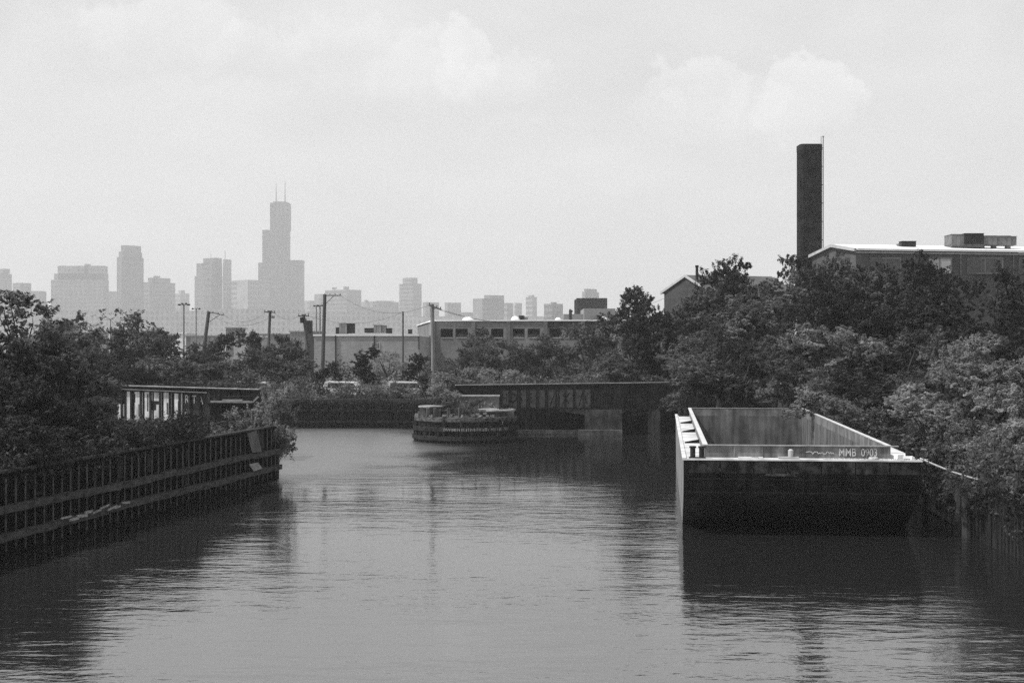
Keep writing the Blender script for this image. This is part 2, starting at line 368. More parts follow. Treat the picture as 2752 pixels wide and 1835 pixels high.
def make_proto(kind, var, w, h, base, nlimb, nsub, clump, ntw, per, leaf, trunk_r, gap=.0, lowest=.15):
    """a plant prototype: mesh pair (crown, trunk), nominal width w and height h"""
    rr = random.Random(sum(map(ord, kind)) * 7 + 101 * var); seed = var * 31 + len(kind) * 7 + 3
    tb = MB(); cl = []
    zt = h * base
    tb.tube([(0, 0, -.3), (.04 * w * rr.uniform(-1, 1), .04 * w * rr.uniform(-1, 1), zt * .6 + .1), (0, 0, zt + .12 * h)], [trunk_r, trunk_r * .8, trunk_r * .6], 7)
    for i in range(nlimb):
        a = 2 * math.pi * (i + rr.uniform(-.3, .3)) / nlimb * (1 if nlimb < 8 else 2.399 * nlimb / 6.283)
        lev = (i + .5) / nlimb
        zc = h * (lowest + (1 - lowest) * (.15 + .72 * ((i * 0.618) % 1)))
        prof = math.sqrt(max(.04, 1 - ((zc / h - .52) / .56) ** 2))
        rad = w / 2 * prof * rr.uniform(.35, .68)
        e = Vector((math.cos(a) * rad, math.sin(a) * rad, zc))
        s0 = Vector((0, 0, min(zt + .1 * h * lev, zc)))
        mid = s0.lerp(e, .5) + Vector((0, 0, -.05 * h * rr.random()))
        tb.tube([s0, mid, e], [trunk_r * .55, trunk_r * .35, trunk_r * .18], 5)
        for k in range(nsub):
            d = Vector((rr.gauss(0, 1), rr.gauss(0, 1), rr.gauss(.35, .8))).normalized()
            f = e + Vector((d.x * w * .2, d.y * w * .2, d.z * h * .15)) * rr.uniform(.5, 1.15)
            f.z = min(max(f.z, .25), h * .96)
            tb.tube([e, (e + f) / 2 + Vector((0, 0, -.02 * h)), f], [trunk_r * .18, trunk_r * .12, trunk_r * .05], 4)
            if rr.random() > gap: cl.append((f.x, f.y, f.z, clump * w * rr.uniform(.65, 1.25)))
    k_ = (.74, .86, 1.0)[var]; leaf *= k_; per = int(per * .98 / k_)       # finer or coarser leaved kinds
    q, rd, hb = twigs(cl, ntw, seed)
    crown = {}
    base_me = leaf_mesh(kind + '_crown', q, rd, per, leaf, seed, hub=hb)
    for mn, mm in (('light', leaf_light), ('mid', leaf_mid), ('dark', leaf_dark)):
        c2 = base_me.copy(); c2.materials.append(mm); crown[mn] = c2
    tme = bpy.data.meshes.new(kind + '_trunk'); tme.from_pydata(tb.v, [], tb.f); tme.materials.append(bark); tme.update()
    zs = q[:, 2] + rd; xs = np.concatenate([q[:, 0] + rd, -(q[:, 0] - rd)])
    PROTO[(kind, var)] = (crown, tme, 2 * float(np.percentile(xs, 96)), float(np.percentile(zs, 98.5)))
for v in range(3):
    make_proto('broadleaf_tree', v, 9, 12, .3, 12, 6, .085, 12, 46, .12, .22)
    make_proto('small_tree', v, 6.5, 8, .22, 11, 6, .095, 12, 48, .085, .13, lowest=.08)
    make_proto('shrub', v, 5, 4.5, .08, 9, 6, .105, 11, 46, .068, .06, lowest=-.05)
make_proto('sparse_tree', 0, 8, 12, .45, 12, 5, .075, 7, 26, .15, .16, gap=.15, lowest=.35)
make_proto('columnar_tree', 0, 2.0, 6, .1, 16, 4, .16, 8, 26, .11, .1, lowest=0)
make_proto('columnar_tree', 1, 2.4, 5, .1, 14, 4, .17, 8, 26, .11, .1, lowest=0)
make_proto('feathery_tree', 0, 7, 8, .3, 16, 7, .05, 5, 12, .11, .1, gap=.3, lowest=.3)
NPL = 0
CATS = {'broadleaf_tree': 'tree', 'small_tree': 'tree', 'shrub': 'shrub', 'sparse_tree': 'tree', 'columnar_tree': 'tree', 'feathery_tree': 'tree'}
def plant(kind, var, tone, px, top, wpx, D, label, group=None, ground=GZ, rz=None, lean=0.0):
    """a plant standing at depth D whose crown covers wpx photo pixels and tops out at row `top`"""
    global NPL; NPL += 1
    crown, tme, w0, h0 = PROTO[(kind, var)]
    zt = PZ(top, D); w = wpx / F * D; hgt = zt - ground
    o = thing(kind, (PX(px, D), D, ground), label, CATS[kind], group)
    a = bpy.data.objects.new('crown', crown[tone]); b_ = bpy.data.objects.new('trunk', tme)
    for q in (a, b_): C.objects.link(q); q.parent = o
    o.scale = (w / w0, w / w0, hgt / h0); o.rotation_euler = (0, lean, NPL * 2.399 if rz is None else rz)
    return o
G1 = 'trees on the right bank'; G2 = 'trees and bushes on the left bank'; G3 = 'trees behind the left railway girder'; G4 = 'plants on the far bank'
# right bank, back row
plant('broadleaf_tree', 0, 'dark', 1748, 776, 150, 150, 'narrow dark tree standing alone left of the gabled house, topmost at the bank\'s left end', G1)
plant('small_tree', 1, 'mid', 1822, 806, 150, 150, 'bushy tree hiding the lower left wall of the gabled house', G1)
plant('small_tree', 2, 'dark', 2335, 716, 170, 141, 'bushy dark tree below the factory gable\'s right corner', G1)
plant('small_tree', 0, 'dark', 2215, 730, 150, 138, 'bushy dark tree directly right of the tall chimney\'s foot', G1)
plant('broadleaf_tree', 1, 'mid', 1880, 768, 220, 148, 'broad tree covering the wall below the gabled house', G1)
plant('broadleaf_tree', 2, 'dark', 2010, 702, 200, 150, 'tall ragged tree just right of the gabled house roof', G1)
plant('sparse_tree', 0, 'dark', 2118, 690, 150, 150, 'thin topped tree rising directly left of the tall chimney', G1)
plant('broadleaf_tree', 0, 'mid', 2170, 722, 230, 140, 'dense tree hiding the foot of the tall chimney', G1)
plant('broadleaf_tree', 1, 'mid', 2320, 706, 220, 142, 'tree in front of the factory gable end, left of its windows', G1)
plant('broadleaf_tree', 2, 'dark', 2420, 700, 200, 140, 'dark tree reaching up to the pale factory window', G1)
plant('broadleaf_tree', 0, 'dark', 2570, 745, 220, 135, 'dark tree below the gap between the two factory windows', G1)
plant('broadleaf_tree', 1, 'dark', 2690, 735, 200, 130, 'dark tree at the right edge under the rooftop ducts', G1)
plant('broadleaf_tree', 2, 'dark', 2790, 690, 180, 124, 'dark tree cut by the right edge of the picture', G1)
# right bank, second row
plant('small_tree', 0, 'dark', 1745, 850, 170, 151, 'bushy tree low behind the right end of the railway girder', G1)
plant('broadleaf_tree', 1, 'mid', 1930, 830, 260, 128, 'wide grey tree above the far end of the barge', G1)
plant('broadleaf_tree', 2, 'mid', 2080, 790, 260, 126, 'wide tree in the middle of the slope below the chimney', G1)
plant('broadleaf_tree', 0, 'dark', 2250, 790, 250, 120, 'dark tree filling the slope below the factory gable', G1)
plant('broadleaf_tree', 1, 'dark', 2420, 800, 260, 116, 'dark tree in the shaded hollow right of centre of the slope', G1)
plant('broadleaf_tree', 2, 'dark', 2600, 820, 260, 108, 'dark tree in the shaded hollow near the right edge', G1)
plant('broadleaf_tree', 0, 'dark', 2760, 810, 240, 104, 'dark tree at the right edge above the pale near bushes', G1)
# third row, lighter
plant('small_tree', 1, 'mid', 1700, 925, 170, 147, 'small tree just behind the right end of the railway girder', G1)
plant('small_tree', 2, 'mid', 1875, 960, 170, 112, 'grey leafy tree overhanging the far left corner of the barge', G1)
plant('small_tree', 0, 'dark', 1985, 930, 210, 114, 'dark bushy tree right behind the far end of the barge', G1)
plant('small_tree', 1, 'mid', 2120, 900, 200, 110, 'grey bushy tree behind the far right corner of the barge', G1)
plant('small_tree', 2, 'light', 2250, 880, 240, 97, 'pale pointed tree midway along the right side of the barge', G1)
plant('small_tree', 0, 'mid', 2400, 890, 230, 95, 'grey rounded tree between the pale pointed tree and the near bushes', G1)
plant('small_tree', 1, 'dark', 2330, 1010, 200, 92, 'dark low tree over the right side wall of the barge', G1)
plant('small_tree', 2, 'mid', 2540, 925, 180, 88, 'grey tree with feathery top poking over the near bushes', G1)
plant('small_tree', 0, 'light', 2650, 905, 200, 84, 'pale feathery tree top between two dark hollows at right', G1)
# near bushes
plant('shrub', 0, 'light', 2285, 1065, 120, 90, 'small pale bush beyond the middle of the barge\'s right coaming', G1)
plant('shrub', 1, 'dark', 2380, 1110, 140, 84, 'dark low bush beside the barge\'s right coaming', G1)
plant('small_tree', 1, 'light', 2500, 1035, 230, 74, 'large pale bush directly above the mooring rope', G1, ground=2.6)
plant('small_tree', 2, 'light', 2650, 970, 260, 71, 'largest pale bush in the right foreground', G1, ground=2.6)
plant('small_tree', 0, 'light', 2765, 955, 240, 68, 'pale bush cut by the right edge, level with the largest pale bush', G1, ground=2.6)
plant('shrub', 2, 'mid', 2440, 1150, 130, 74, 'low grey bush behind the barge\'s near right corner', G1, ground=2.6)
plant('shrub', 0, 'mid', 2580, 1130, 170, 68, 'grey bush where the mooring rope ends', G1, ground=2.4)
plant('shrub', 1, 'light', 2690, 1150, 190, 65, 'pale bush hanging over the top of the right river wall', G1, ground=2.2)
plant('shrub', 2, 'light', 2790, 1130, 220, 61, 'pale bush at the right edge over the river wall', G1, ground=2.2)
plant('shrub', 0, 'mid', 2640, 1235, 170, 62, 'small dark bush spilling over the right river wall', G1, ground=1.4)
plant('shrub', 1, 'mid', 2760, 1250, 180, 57.5, 'small dark bush lowest on the right river wall', G1, ground=1.4)
for i_, (x_, y_, k_, lb_) in enumerate(((31, 52, 'shrub', 'pale bush beyond the right edge nearest the bridge'), (33, 68, 'small_tree', 'tree beyond the right edge behind the nearest bush'), (41, 84, 'small_tree', 'tree beyond the right edge level with the barge'), (49, 112, 'broadleaf_tree', 'tall tree beyond the right edge before the factory'), (60, 140, 'broadleaf_tree', 'tall tree beyond the right edge under the rooftop ducts'))):
    plant(k_, i_ % 3, 'mid', CX + F * x_ / y_, HY - F * (.8 + i_) / y_, F * 7.5 / y_, y_, lb_, G1)
# left bank, near
plant('sparse_tree', 0, 'mid', 60, 785, 230, 92, 'tall open crowned tree at the top left corner of the tree line', G2)
plant('small_tree', 0, 'mid', 60, 880, 260, 82, 'grey tree under the tall open crowned tree', G2)
plant('small_tree', 1, 'mid', 195, 885, 220, 86, 'grey tree leaning towards the railway girder from the left', G2)
plant('small_tree', 2, 'dark', -30, 900, 230, 76, 'dark tree cut by the left edge', G2)
plant('small_tree', 1, 'dark', 95, 925, 210, 74, 'dark tree second from the left edge on the near bank', G2)
plant('small_tree', 2, 'mid', 215, 950, 170, 79, 'grey bushy tree left of the painted girder panels', G2)
plant('small_tree', 0, 'mid', 255, 985, 110, 84, 'slim grey tree just covering the left end of the painted panels', G2)
plant('shrub', 0, 'dark', 20, 1010, 230, 68, 'dark bush above the wall at the left edge', G2)
plant('shrub', 1, 'dark', 135, 1040, 190, 69, 'dark bush above the wall, second from the left edge', G2)
plant('shrub', 2, 'mid', 215, 1070, 160, 73, 'grey bush drooping over the wall top', G2)
plant('shrub', 0, 'mid', 285, 1125, 100, 78, 'small grey bush at the wall top below the painted panels\' left end', G2)
plant('shrub', 1, 'dark', 55, 1120, 190, 62.5, 'low dark bush covering the wall top at the left edge', G2)
plant('shrub', 2, 'dark', 150, 1150, 150, 66, 'low dark bush covering the wall top beside the first visible piles', G2)
plant('shrub', 2, 'mid', 385, 1182, 90, 94, 'low bush below the painted girder panels', G2)
plant('shrub', 0, 'mid', 460, 1176, 90, 97, 'low bush below the middle of the girder', G2)
plant('shrub', 1, 'dark', 545, 1172, 90, 96, 'dark low bush below the girder lettering', G2)
plant('shrub', 2, 'mid', 620, 1130, 100, 94, 'small bush below the right half of the girder behind the wall', G2)
plant('shrub', 0, 'light', 716, 1042, 150, 92.2, 'leafy bush growing from the far corner of the wall over the water', G2, ground=1.2)
plant('shrub', 1, 'mid', 722, 1120, 110, 91.8, 'trailing bush hanging down the far corner of the wall', G2, ground=.9)
plant('shrub', 1, 'mid', 265, 1120, 130, 73, 'grey bush spilling over the wall where the bare piles begin', G2, ground=2.2)
plant('shrub', 2, 'dark', 185, 1130, 150, 68, 'dark bush spilling over the wall left of the bare piles', G2, ground=2.0)
plant('shrub', 0, 'dark', 60, 1150, 200, 61, 'dark bush spilling over the wall at the left edge', G2, ground=1.8)
plant('small_tree', 2, 'dark', 130, 960, 200, 71, 'dark tall bush in the middle of the left bank mass', G2)
# behind the left girder
for i, (k, v, tn, x, top, w, D, lb) in enumerate([
    ('small_tree', 0, 'mid', 205, 862, 120, 150, 'tree with a knobbly top right of the tall open crowned tree'),
    ('feathery_tree', 0, 'mid', 300, 832, 170, 155, 'tree with bare feathery branches fanning out above the others'),
    ('small_tree', 1, 'mid', 300, 885, 160, 148, 'round tree beneath the bare feathery branches'),
    ('feathery_tree', 0, 'dark', 375, 852, 100, 160, 'small feathery topped tree beside the short left utility pole'),
    ('small_tree', 2, 'mid', 400, 888, 150, 150, 'grey tree left of the first lattice floodlight'),
    ('small_tree', 0, 'dark', 470, 895, 130, 160, 'dark tree under the first floodlight pole'),
    ('small_tree', 1, 'mid', 530, 925, 120, 150, 'grey tree below the leaning pole'),
    ('small_tree', 2, 'dark', 590, 898, 90, 175, 'round dark tree just right of the leaning pole'),
    ('small_tree', 0, 'dark', 700, 890, 80, 180, 'round dark tree crossed by the crossarm pole'),
    ('small_tree', 1, 'mid', 650, 935, 110, 160, 'grey tree between the two round dark trees'),
    ('small_tree', 2, 'mid', 745, 925, 110, 165, 'grey tree right of the crossarm pole'),
    ('small_tree', 0, 'dark', 775, 903, 75, 190, 'dark tree against the dark brick annex'),
    ('small_tree', 1, 'mid', 790, 965, 110, 162, 'grey tree before the lower left corner of the plain grey building'),
    ('small_tree', 1, 'dark', 350, 950, 160, 140, 'dark tree right above the girder\'s left end'),
    ('small_tree', 2, 'mid', 450, 960, 150, 138, 'grey tree above the painted girder panels'),
    ('small_tree', 0, 'mid', 560, 975, 130, 138, 'grey tree above the girder lettering'),
    ('shrub', 0, 'dark', 600, 990, 60, 140, 'small dark bush above the right half of the left girder'),
    ('shrub', 1, 'mid', 650, 1000, 90, 142, 'pale bush above the right end of the left girder'),
]):
    plant(k, v, tn, x, top, w, D, lb, G3, ground=GZ)
# far bank
for k, v, tn, x, top, w, D, lb in [
    ('shrub', 0, 'light', 730, 1035, 90, 154, 'pale bush on the far bank at the left end of the dark wall'),
    ('shrub', 1, 'mid', 790, 1030, 90, 156, 'grey bush on the far bank left of the low dark conifer'),
    ('columnar_tree', 0, 'dark', 862, 990, 40, 155, 'dark upright tree in front of the tall armed pole\'s foot'),
    ('columnar_tree', 1, 'dark', 902, 972, 32, 160, 'narrow dark upright tree before the lower window of the grey building'),
    ('shrub', 2, 'light', 930, 1035, 80, 154, 'pale bush right of the narrow dark upright tree'),
    ('columnar_tree', 0, 'dark', 985, 935, 62, 158, 'tallest dark upright tree on the far bank'),
    ('feathery_tree', 0, 'light', 1045, 945, 130, 172, 'grey tree right of the tallest dark upright tree'),
    ('columnar_tree', 1, 'dark', 1115, 955, 60, 165, 'dark upright tree left of the pole with the skewed crossarm'),
    ('shrub', 0, 'light', 1020, 1035, 90, 154, 'pale bush at the foot of the tallest dark upright tree'),
    ('shrub', 1, 'light', 1080, 1040, 80, 154, 'pale bush on the far bank left of the skewed crossarm pole'),
    ('columnar_tree', 0, 'dark', 1145, 1000, 36, 153, 'short dark upright bush beside the skewed crossarm pole'),
    ('small_tree', 2, 'light', 1205, 1000, 110, 151.5, 'light bush behind the round pier between pole and right girder'),
    ('small_tree', 0, 'mid', 1225, 935, 90, 185, 'dark tree before the first openings of the parking building'),
    ('small_tree', 1, 'mid', 1308, 885, 120, 190, 'tree reaching the second pair of openings of the parking building'),
    ('small_tree', 2, 'mid', 1375, 915, 110, 185, 'grey tree below the third pair of openings'),
    ('small_tree', 0, 'dark', 1440, 935, 110, 180, 'dark tree above the lettering on the right girder'),
    ('small_tree', 1, 'mid', 1495, 900, 120, 188, 'grey tree below the dark roof band of the parking building'),
    ('small_tree', 2, 'mid', 1575, 876, 160, 182, 'largest tree in front of the parking building'),
    ('small_tree', 0, 'mid', 1650, 895, 110, 180, 'tree before the last opening of the parking building'),
    ('small_tree', 1, 'light', 1700, 870, 120, 172, 'pale feathery tree left of the right bank trees'),
    ('shrub', 2, 'light', 1245, 990, 80, 158, 'pale bush over the left end of the right girder'),
    ('shrub', 0, 'light', 1320, 990, 90, 160, 'pale bush over the right girder left of its lettering'),
    ('shrub', 1, 'light', 1390, 995, 90, 160, 'pale bush over the lettering of the right girder'),
    ('shrub', 2, 'dark', 1460, 985, 90, 158, 'dark bush over the middle of the right girder'),
    ('shrub', 0, 'mid', 1530, 985, 90, 158, 'grey bush over the right half of the right girder'),
    ('shrub', 1, 'mid', 1600, 975, 90, 156, 'grey bush over the right girder above the concrete abutment'),
    ('shrub', 2, 'light', 1660, 965, 100, 154, 'pale bush over the right end of the right girder'),
]:
    plant(k, v, tn, x, top, w, D, lb, G4, ground=GZ)
def undergrowth(name, path, n, spread, hgt, tone, seed, leaf=.1, per=26, rad=.5, z0=GZ):
    rr = np.random.default_rng(seed); pts = []; rd = []
    path = [np.array(q, float) for q in path]
    for _ in range(n):
        i = rr.integers(len(path) - 1); f = rr.random(); q = path[i] * (1 - f) + path[i + 1] * f
        off = rr.normal(size=2) * spread
        z = (q[2] if len(q) > 2 else z0)
        pts.append((q[0] + off[0], q[1] + off[1], z + rr.random() * hgt)); rd.append(rad * (.5 + rr.random()))
    me = leaf_mesh(name, pts, rd, per, leaf, seed, mat_=tone)
    o = bpy.data.objects.new(name, me); C.objects.link(o); return tag(o, kind='stuff')
undergrowth('undergrowth', [(-60, 152.4), (-4, 152.4)], 800, .6, 1.6, leaf_mid, 1, .1)
undergrowth('undergrowth', [(-60, 149.7, 1.9), (-4, 149.7, 1.9)], 420, .12, 1.3, leaf_dark, 15, .09, rad=.35)
undergrowth('undergrowth', [(-60, 165), (30, 165)], 900, 6, 1.3, leaf_light, 2, .12, rad=.7)
undergrowth('undergrowth', [(-2, 147), (24, 146)], 500, 1.2, 2.2, leaf_mid, 3, .12)
undergrowth('undergrowth', [(-32, 55, 3), (-19.5, 87, 3.1)], 900, 1.1, .5, leaf_dark, 4, .09)
undergrowth('undergrowth', [(-19.5, 87), (-29, 96.5), (-50, 102)], 900, 1.3, .35, leaf_mid, 5, .1, rad=.35)
undergrowth('undergrowth', [(wallx(54) - .1, 54, 2.5), (wallx(70) - .1, 70, 2.8), (wallx(79) - .3, 79, 3.2)], 420, .22, 1.5, leaf_dark, 14, .09, rad=.45)
undergrowth('undergrowth', [(22, 52, 2.6), (22.3, 66, 2.6), (27, 108, 2.7), (28, 140, 2.7)], 1500, 1.3, 1.8, leaf_mid, 6, .1)
undergrowth('undergrowth', [(30, 70), (34, 110), (34, 140)], 1300, 3.5, 3.0, leaf_dark, 8, .14, rad=.8)
undergrowth('undergrowth', [(20.55, 48, .9), (20.45, 66, .9), (21.4, 74, 1.5)], 800, .2, 2.4, leaf_dark, 9, .08, rad=.35)
undergrowth('undergrowth', [(-70, 200), (40, 215)], 900, 12, 2.0, leaf_dark, 10, .2, rad=1.2)

# ---------------------------------------------------------------- hopper barge
A = R(6.1); bu = Vector((math.cos(A), -math.sin(A), 0)); bv = Vector((math.sin(A), math.cos(A), 0)); BO = Vector((7.72, 64.0, 0))
BW, BL, BZ = 10.45, 42.5, 3.43
def B(u, v, z): return BO + bu * u + bv * v + Vector((0, 0, z))
barge = thing('barge', BO, 'empty dark steel hopper barge moored along the right bank, number painted on its coaming', 'barge')
prof = [(0, BZ), (-.02, 2.7), (.05, 2.2), (.5, 1.7), (4.2, 0.0), (6.5, -.9), (BL - 4, -.9), (BL - .6, 1.6), (BL, 2.4), (BL, BZ)]
m = MB(); n = len(prof)
rs = [0, .22]   # softened bilge: side inset near the bottom corner
pts = [B(0, v, z) for v, z in prof] + [B(BW, v, z) for v, z in prof]
fs = [(i, i + 1, n + i + 1, n + i) for i in range(n - 1)]
m.poly(pts, fs, 0)
m.poly(pts, [tuple(range(n))[::-1]], 1); m.poly(pts, [tuple(range(n, 2 * n))], 1)
for z, w in ((2.55, .07), (1.95, .06)): m.beam(B(.1, -.02, z), B(BW - .1, -.02, z), .06, w, 0)
for u in (2.7, 5.3, 8.0): m.beam(B(u, -.03, 1.95), B(u, -.03, 3.38), .05, .07, 0, up=bv)
m.build('hull', [rust_dark, hull_side], barge)
m = MB()
for u0, v0, z0, w, h in ((2.1, 0, 2.95, 1.5, .16), (4.3, 0, 2.85, 1.3, .3), (3.6, 0, 3.1, 1.8, .12), (9.3, 0, 2.9, .3, .18)):
    m = MB(); m.box(B(u0, -.035, z0), (w, .03, h), -A)
    tag(m.build('worn_patch', mat('worn_steel', .012, .07, 7, .8, contrast=(.42, .6)), barge), 'scuffed grey patches on the black bow')
m = MB(); q0_, q1_ = B(.15, -.045, 0), B(BW - .15, -.045, 0)
for k_ in range(7):
    u0_ = .15 + k_ * 1.49; m.box(B(u0_ + .73, -.04 - .003 * (k_ % 2), 3.07), (1.44, .05, .52), -A, 0, 0, .02 * ((k_ * 37) % 5 - 2))
m.build('bow_plating', mat('bow_plate', .008, .05, 2.2, .8, contrast=(.42, .68), extra=streaks), barge)
# deck ring (its own sheet, 30 mm plate)
U0, U1, V0, V1 = .97, 9.25, .9, 41.2
m = MB()
def slab(u0, u1, v0, v1, z0, z1, mb, mi=0):
    q = [B(u0, v0, 0), B(u1, v0, 0), B(u1, v1, 0), B(u0, v1, 0)]; mb.prism([(a.x, a.y) for a in q], z0, z1, mi)
slab(-.04, BW + .04, -.06, V0, BZ - .05, BZ + .012, m); slab(-.04, BW + .04, V1, BL + .02, BZ - .05, BZ + .012, m)
slab(-.04, U0, V0, V1, BZ - .05, BZ + .012, m); slab(U1, BW + .04, V0, V1, BZ - .05, BZ + .012, m)
m.build('deck', deck_light, barge)
m = MB(); slab(-.06, .12, -.06, BL, BZ + .014, BZ + .07, m); m.build('gunwale', mat('gunwale_paint', .4, .65, 1, .7), barge)
CZ = BZ + .55
m = MB(); th = .10
slab(U0, U1, V0, V0 + th, BZ + .013, CZ, m); slab(U0, U1, V1 - th, V1, BZ + .013, CZ, m)
slab(U0, U0 + th, V0 + th, V1 - th, BZ + .013, CZ, m); slab(U1 - th, U1, V0 + th, V1 - th, BZ + .013, CZ, m)
for u in (2.3, 3.55, 4.85, 8.2): m.box(B(u, V0 - .02, BZ + .28), (.05, .05, .5), -A)
coam = m.build('coaming', rust_mid, barge)
m = MB()
slab(U0 - .06, U1 + .35, V0 - .08, V0 + th + .02, CZ + .002, CZ + .045, m); slab(U0 - .06, U1 + .06, V1 - th - .02, V1 + .08, CZ + .002, CZ + .045, m)
m.build('coaming_flange', mat('flange_steel', .2, .34, 2, .7), barge)
m = MB(); slab(U0 - .08, U0 + th + .04, V0 + .14, V1 - .14, CZ + .002, CZ + .05, m); slab(U1 - th - .02, U1 + .06, V0 + .14, V1 - .14, CZ + .002, CZ + .05, m)
m.build('side_flange', mat('flange_bright', .4, .6, 2, .7), barge)
m = MB()
q = [B(U0 + th, V0 + th, 0), B(U1 - th, V0 + th, 0), B(U1 - th, V1 - th, 0), B(U0 + th, V1 - th, 0)]
top_ = BZ + .02; zp = [(V0 + th, 2.3), (5.6, .45), (BL - 5.6, .45), (V1 - th, 1.2)]
pa = [B(U0 + th, v, z) for v, z in zp]; pb = [B(U1 - th, v, z) for v, z in zp]
for i in range(3): m.poly([pa[i], pb[i], pb[i + 1], pa[i + 1]], [(0, 1, 2, 3)])
ta = [B(U0 + th, zp[0][0], top_), B(U0 + th, zp[3][0], top_)]; tb_ = [B(U1 - th, zp[0][0], top_), B(U1 - th, zp[3][0], top_)]
m.poly(pa + ta, [(0, 1, 2, 3, 5, 4)]); m.poly(pb + tb_, [(4, 5, 3, 2, 1, 0)])
m.poly([pa[0], pb[0], tb_[0], ta[0]], [(0, 3, 2, 1)]); m.poly([pa[3], pb[3], tb_[1], ta[1]], [(0, 1, 2, 3)])
for k in range(1, 10):
    v = V0 + k * 4
    for u, s_ in ((U0 + th, 1), (U1 - th, -1)): m.box(B(u + s_ * .012, v, 2.65), (.025, .06, 1.5), -A)
m.build('hold', hold_steel, barge)
# inner side of the deck edges is closed by the hold; brackets across the left side deck
for i in range(4):
    v = 10.5 + i * 9.8
    m = MB(); m.poly([B(.2, v, BZ + .015), B(U0 - .01, v, BZ + .015), B(U0 - .01, v, BZ + .22), B(.2, v, BZ + .08),
                      B(.2, v + .12, BZ + .015), B(U0 - .01, v + .12, BZ + .015), B(U0 - .01, v + .12, BZ + .22), B(.2, v + .12, BZ + .08)],
                     [(0, 1, 2, 3), (7, 6, 5, 4), (0, 4, 5, 1), (1, 5, 6, 2), (2, 6, 7, 3), (3, 7, 4, 0)])
    m.build('bracket', rust_dark, barge)
def bitt(u, v):
    m = MB(); m.box(B(u, v, BZ + .035), (.75, .45, .04), -A)
    for s_ in (-.2, .2):
        c0 = B(u + s_, v, BZ + .05); m.tube([c0, c0 + Vector((0, 0, .42))], .12, 12); m.tube([c0 + Vector((0, 0, .42)), c0 + Vector((0, 0, .5))], .16, 12)
    m.build('mooring_bitt', metal_dark, barge)
bitt(.62, .45); bitt(.5, 41.6); bitt(10.15, .5)
m = MB(); c0 = B(4.7, .55, BZ + .02)
m.box(c0 + Vector((0, 0, .04)), (.9, .4, .06), -A); m.tube([c0 + Vector((.1, 0, .07)), c0 + Vector((.1, 0, .36)), c0 + Vector((.1, 0, .42))], [.12, .12, .05], 10)
m.build('vent_pipe', mat('vent_paint', .3, .45, 2, .7), barge)
for u, w in ((2.9, .9), (3.3, .5)):
    m = MB(); m.box(B(u, .42, BZ + .05), (w, .22, .06), -A - .1); m.build('loose_plank', pale_paint, barge)
m = MB(); m.box(B(9.55, .5, BZ + .13), (.32, .3, .22), -A + .4); m.box(B(9.95, .45, BZ + .1), (.4, .3, .16), -A - .3)
m.build('deck_fitting', mat('fitting_white', .75, .85, 2, .6), barge)
m = MB(); m.box(B(10.35, .9, BZ + .45), (.9, .45, .05), -A); m.tube([B(10.1, .9, BZ + .012), B(10.1, .9, BZ + .43)], .05, 8); m.tube([B(10.6, .9, BZ + .012), B(10.6, .9, BZ + .43)], .05, 8)
m.build('towing_stand', metal_grey, barge)
face = -bv
lt = text_mesh('MMB  0903', .50, B(6.95, V0 - .02, BZ + .12), bu, (0, 0, 1), bold=.002, depth=.008, squash=.74)
lt.build('number_lettering', num_paint, coam)
# scrawled mark beside the number
m = MB(); rr = random.Random(5); px_, pz_ = 5.5, BZ + .28
last = B(px_, V0 - .018, pz_)
for i in range(26):
    nx = 5.5 + i * .05; nz_ = BZ + .26 + rr.uniform(-.07, .07); cur = B(nx, V0 - .018, nz_); m.beam(last, cur, .012, .03); last = cur
m.build('painted_scrawl', num_paint, coam)
rr = random.Random(9)
m = MB()
for i in range(46):      # coiled heaving line and litter along the bow deck
    u = 6.2 + i * .1; m.tube([B(u, .3 + rr.uniform(-.12, .12), BZ + .035), B(u + .09, .3 + rr.uniform(-.12, .12), BZ + .035 + rr.uniform(0, .02))], .022, 5)
for k in range(2):
    pts = [B(8.42 + .2 * math.cos(a) * (1 - .1 * k), .38 + .2 * math.sin(a), BZ + .04 + .045 * k) for a in np.linspace(0, 6.2, 14)]
    m.tube(pts, .03, 5)
tag(m.build('deck_rope', rope_fibre), 'coiled pale rope lying along the bow deck of the barge', 'rope')
m = MB(); a0 = B(10.45, .3, BZ + .08); a1 = Vector((21.6, 60.2, 2.55)); pts = []
for i in range(33):
    f = i / 32; q = a0.lerp(a1, f); q.z -= .22 * math.sin(math.pi * f); pts.append(q)
m.tube(pts, .03, 6)
for i in range(0, 120):  # the lay of the strands
    f = i / 120; q = a0.lerp(a1, f); q.z -= .22 * math.sin(math.pi * f) - .005; m.tube([q - bu * .02, q + bu * .02], [.036, .036], 5)
tag(m.build('mooring_rope', rope_fibre), 'taut twisted rope running from the barge\'s near right corner to the right bank', 'rope')

# ---------------------------------------------------------------- left sheet pile wall
def wdir(): return Vector((.162, 1, 0)).normalized()
WD = wdir(); WN = Vector((WD.y, -WD.x, 0))       # towards the river
wall = thing('sheet_pile_wall', (wallx(75), 75, 0), 'black ribbed sheet pile wall with two timber rails along the left bank', 'river wall')
m = MB(); s0 = 20.0; s1 = 91.0; q0 = Vector((wallx(s0), s0, 0)); Ln = (s1 - s0) / WD.y; k = 0; s_ = 0; prof = []
while s_ < Ln:
    for ds, dn in ((0, .02), (.26, .02), (.40, .24), (.66, .24), (.80, .02)):
        prof.append(q0 + WD * (s_ + ds) + WN * dn)
    s_ += .80
for i in range(len(prof) - 1):
    a, b_ = prof[i], prof[i + 1]
    if (b_ - a).length < 1e-4: continue
    m.poly([(a.x, a.y, -1.5), (b_.x, b_.y, -1.5), (b_.x, b_.y, 3.42), (a.x, a.y, 3.42)], [(0, 1, 2, 3)])
m.build('sheet_piles', pile_steel, wall)
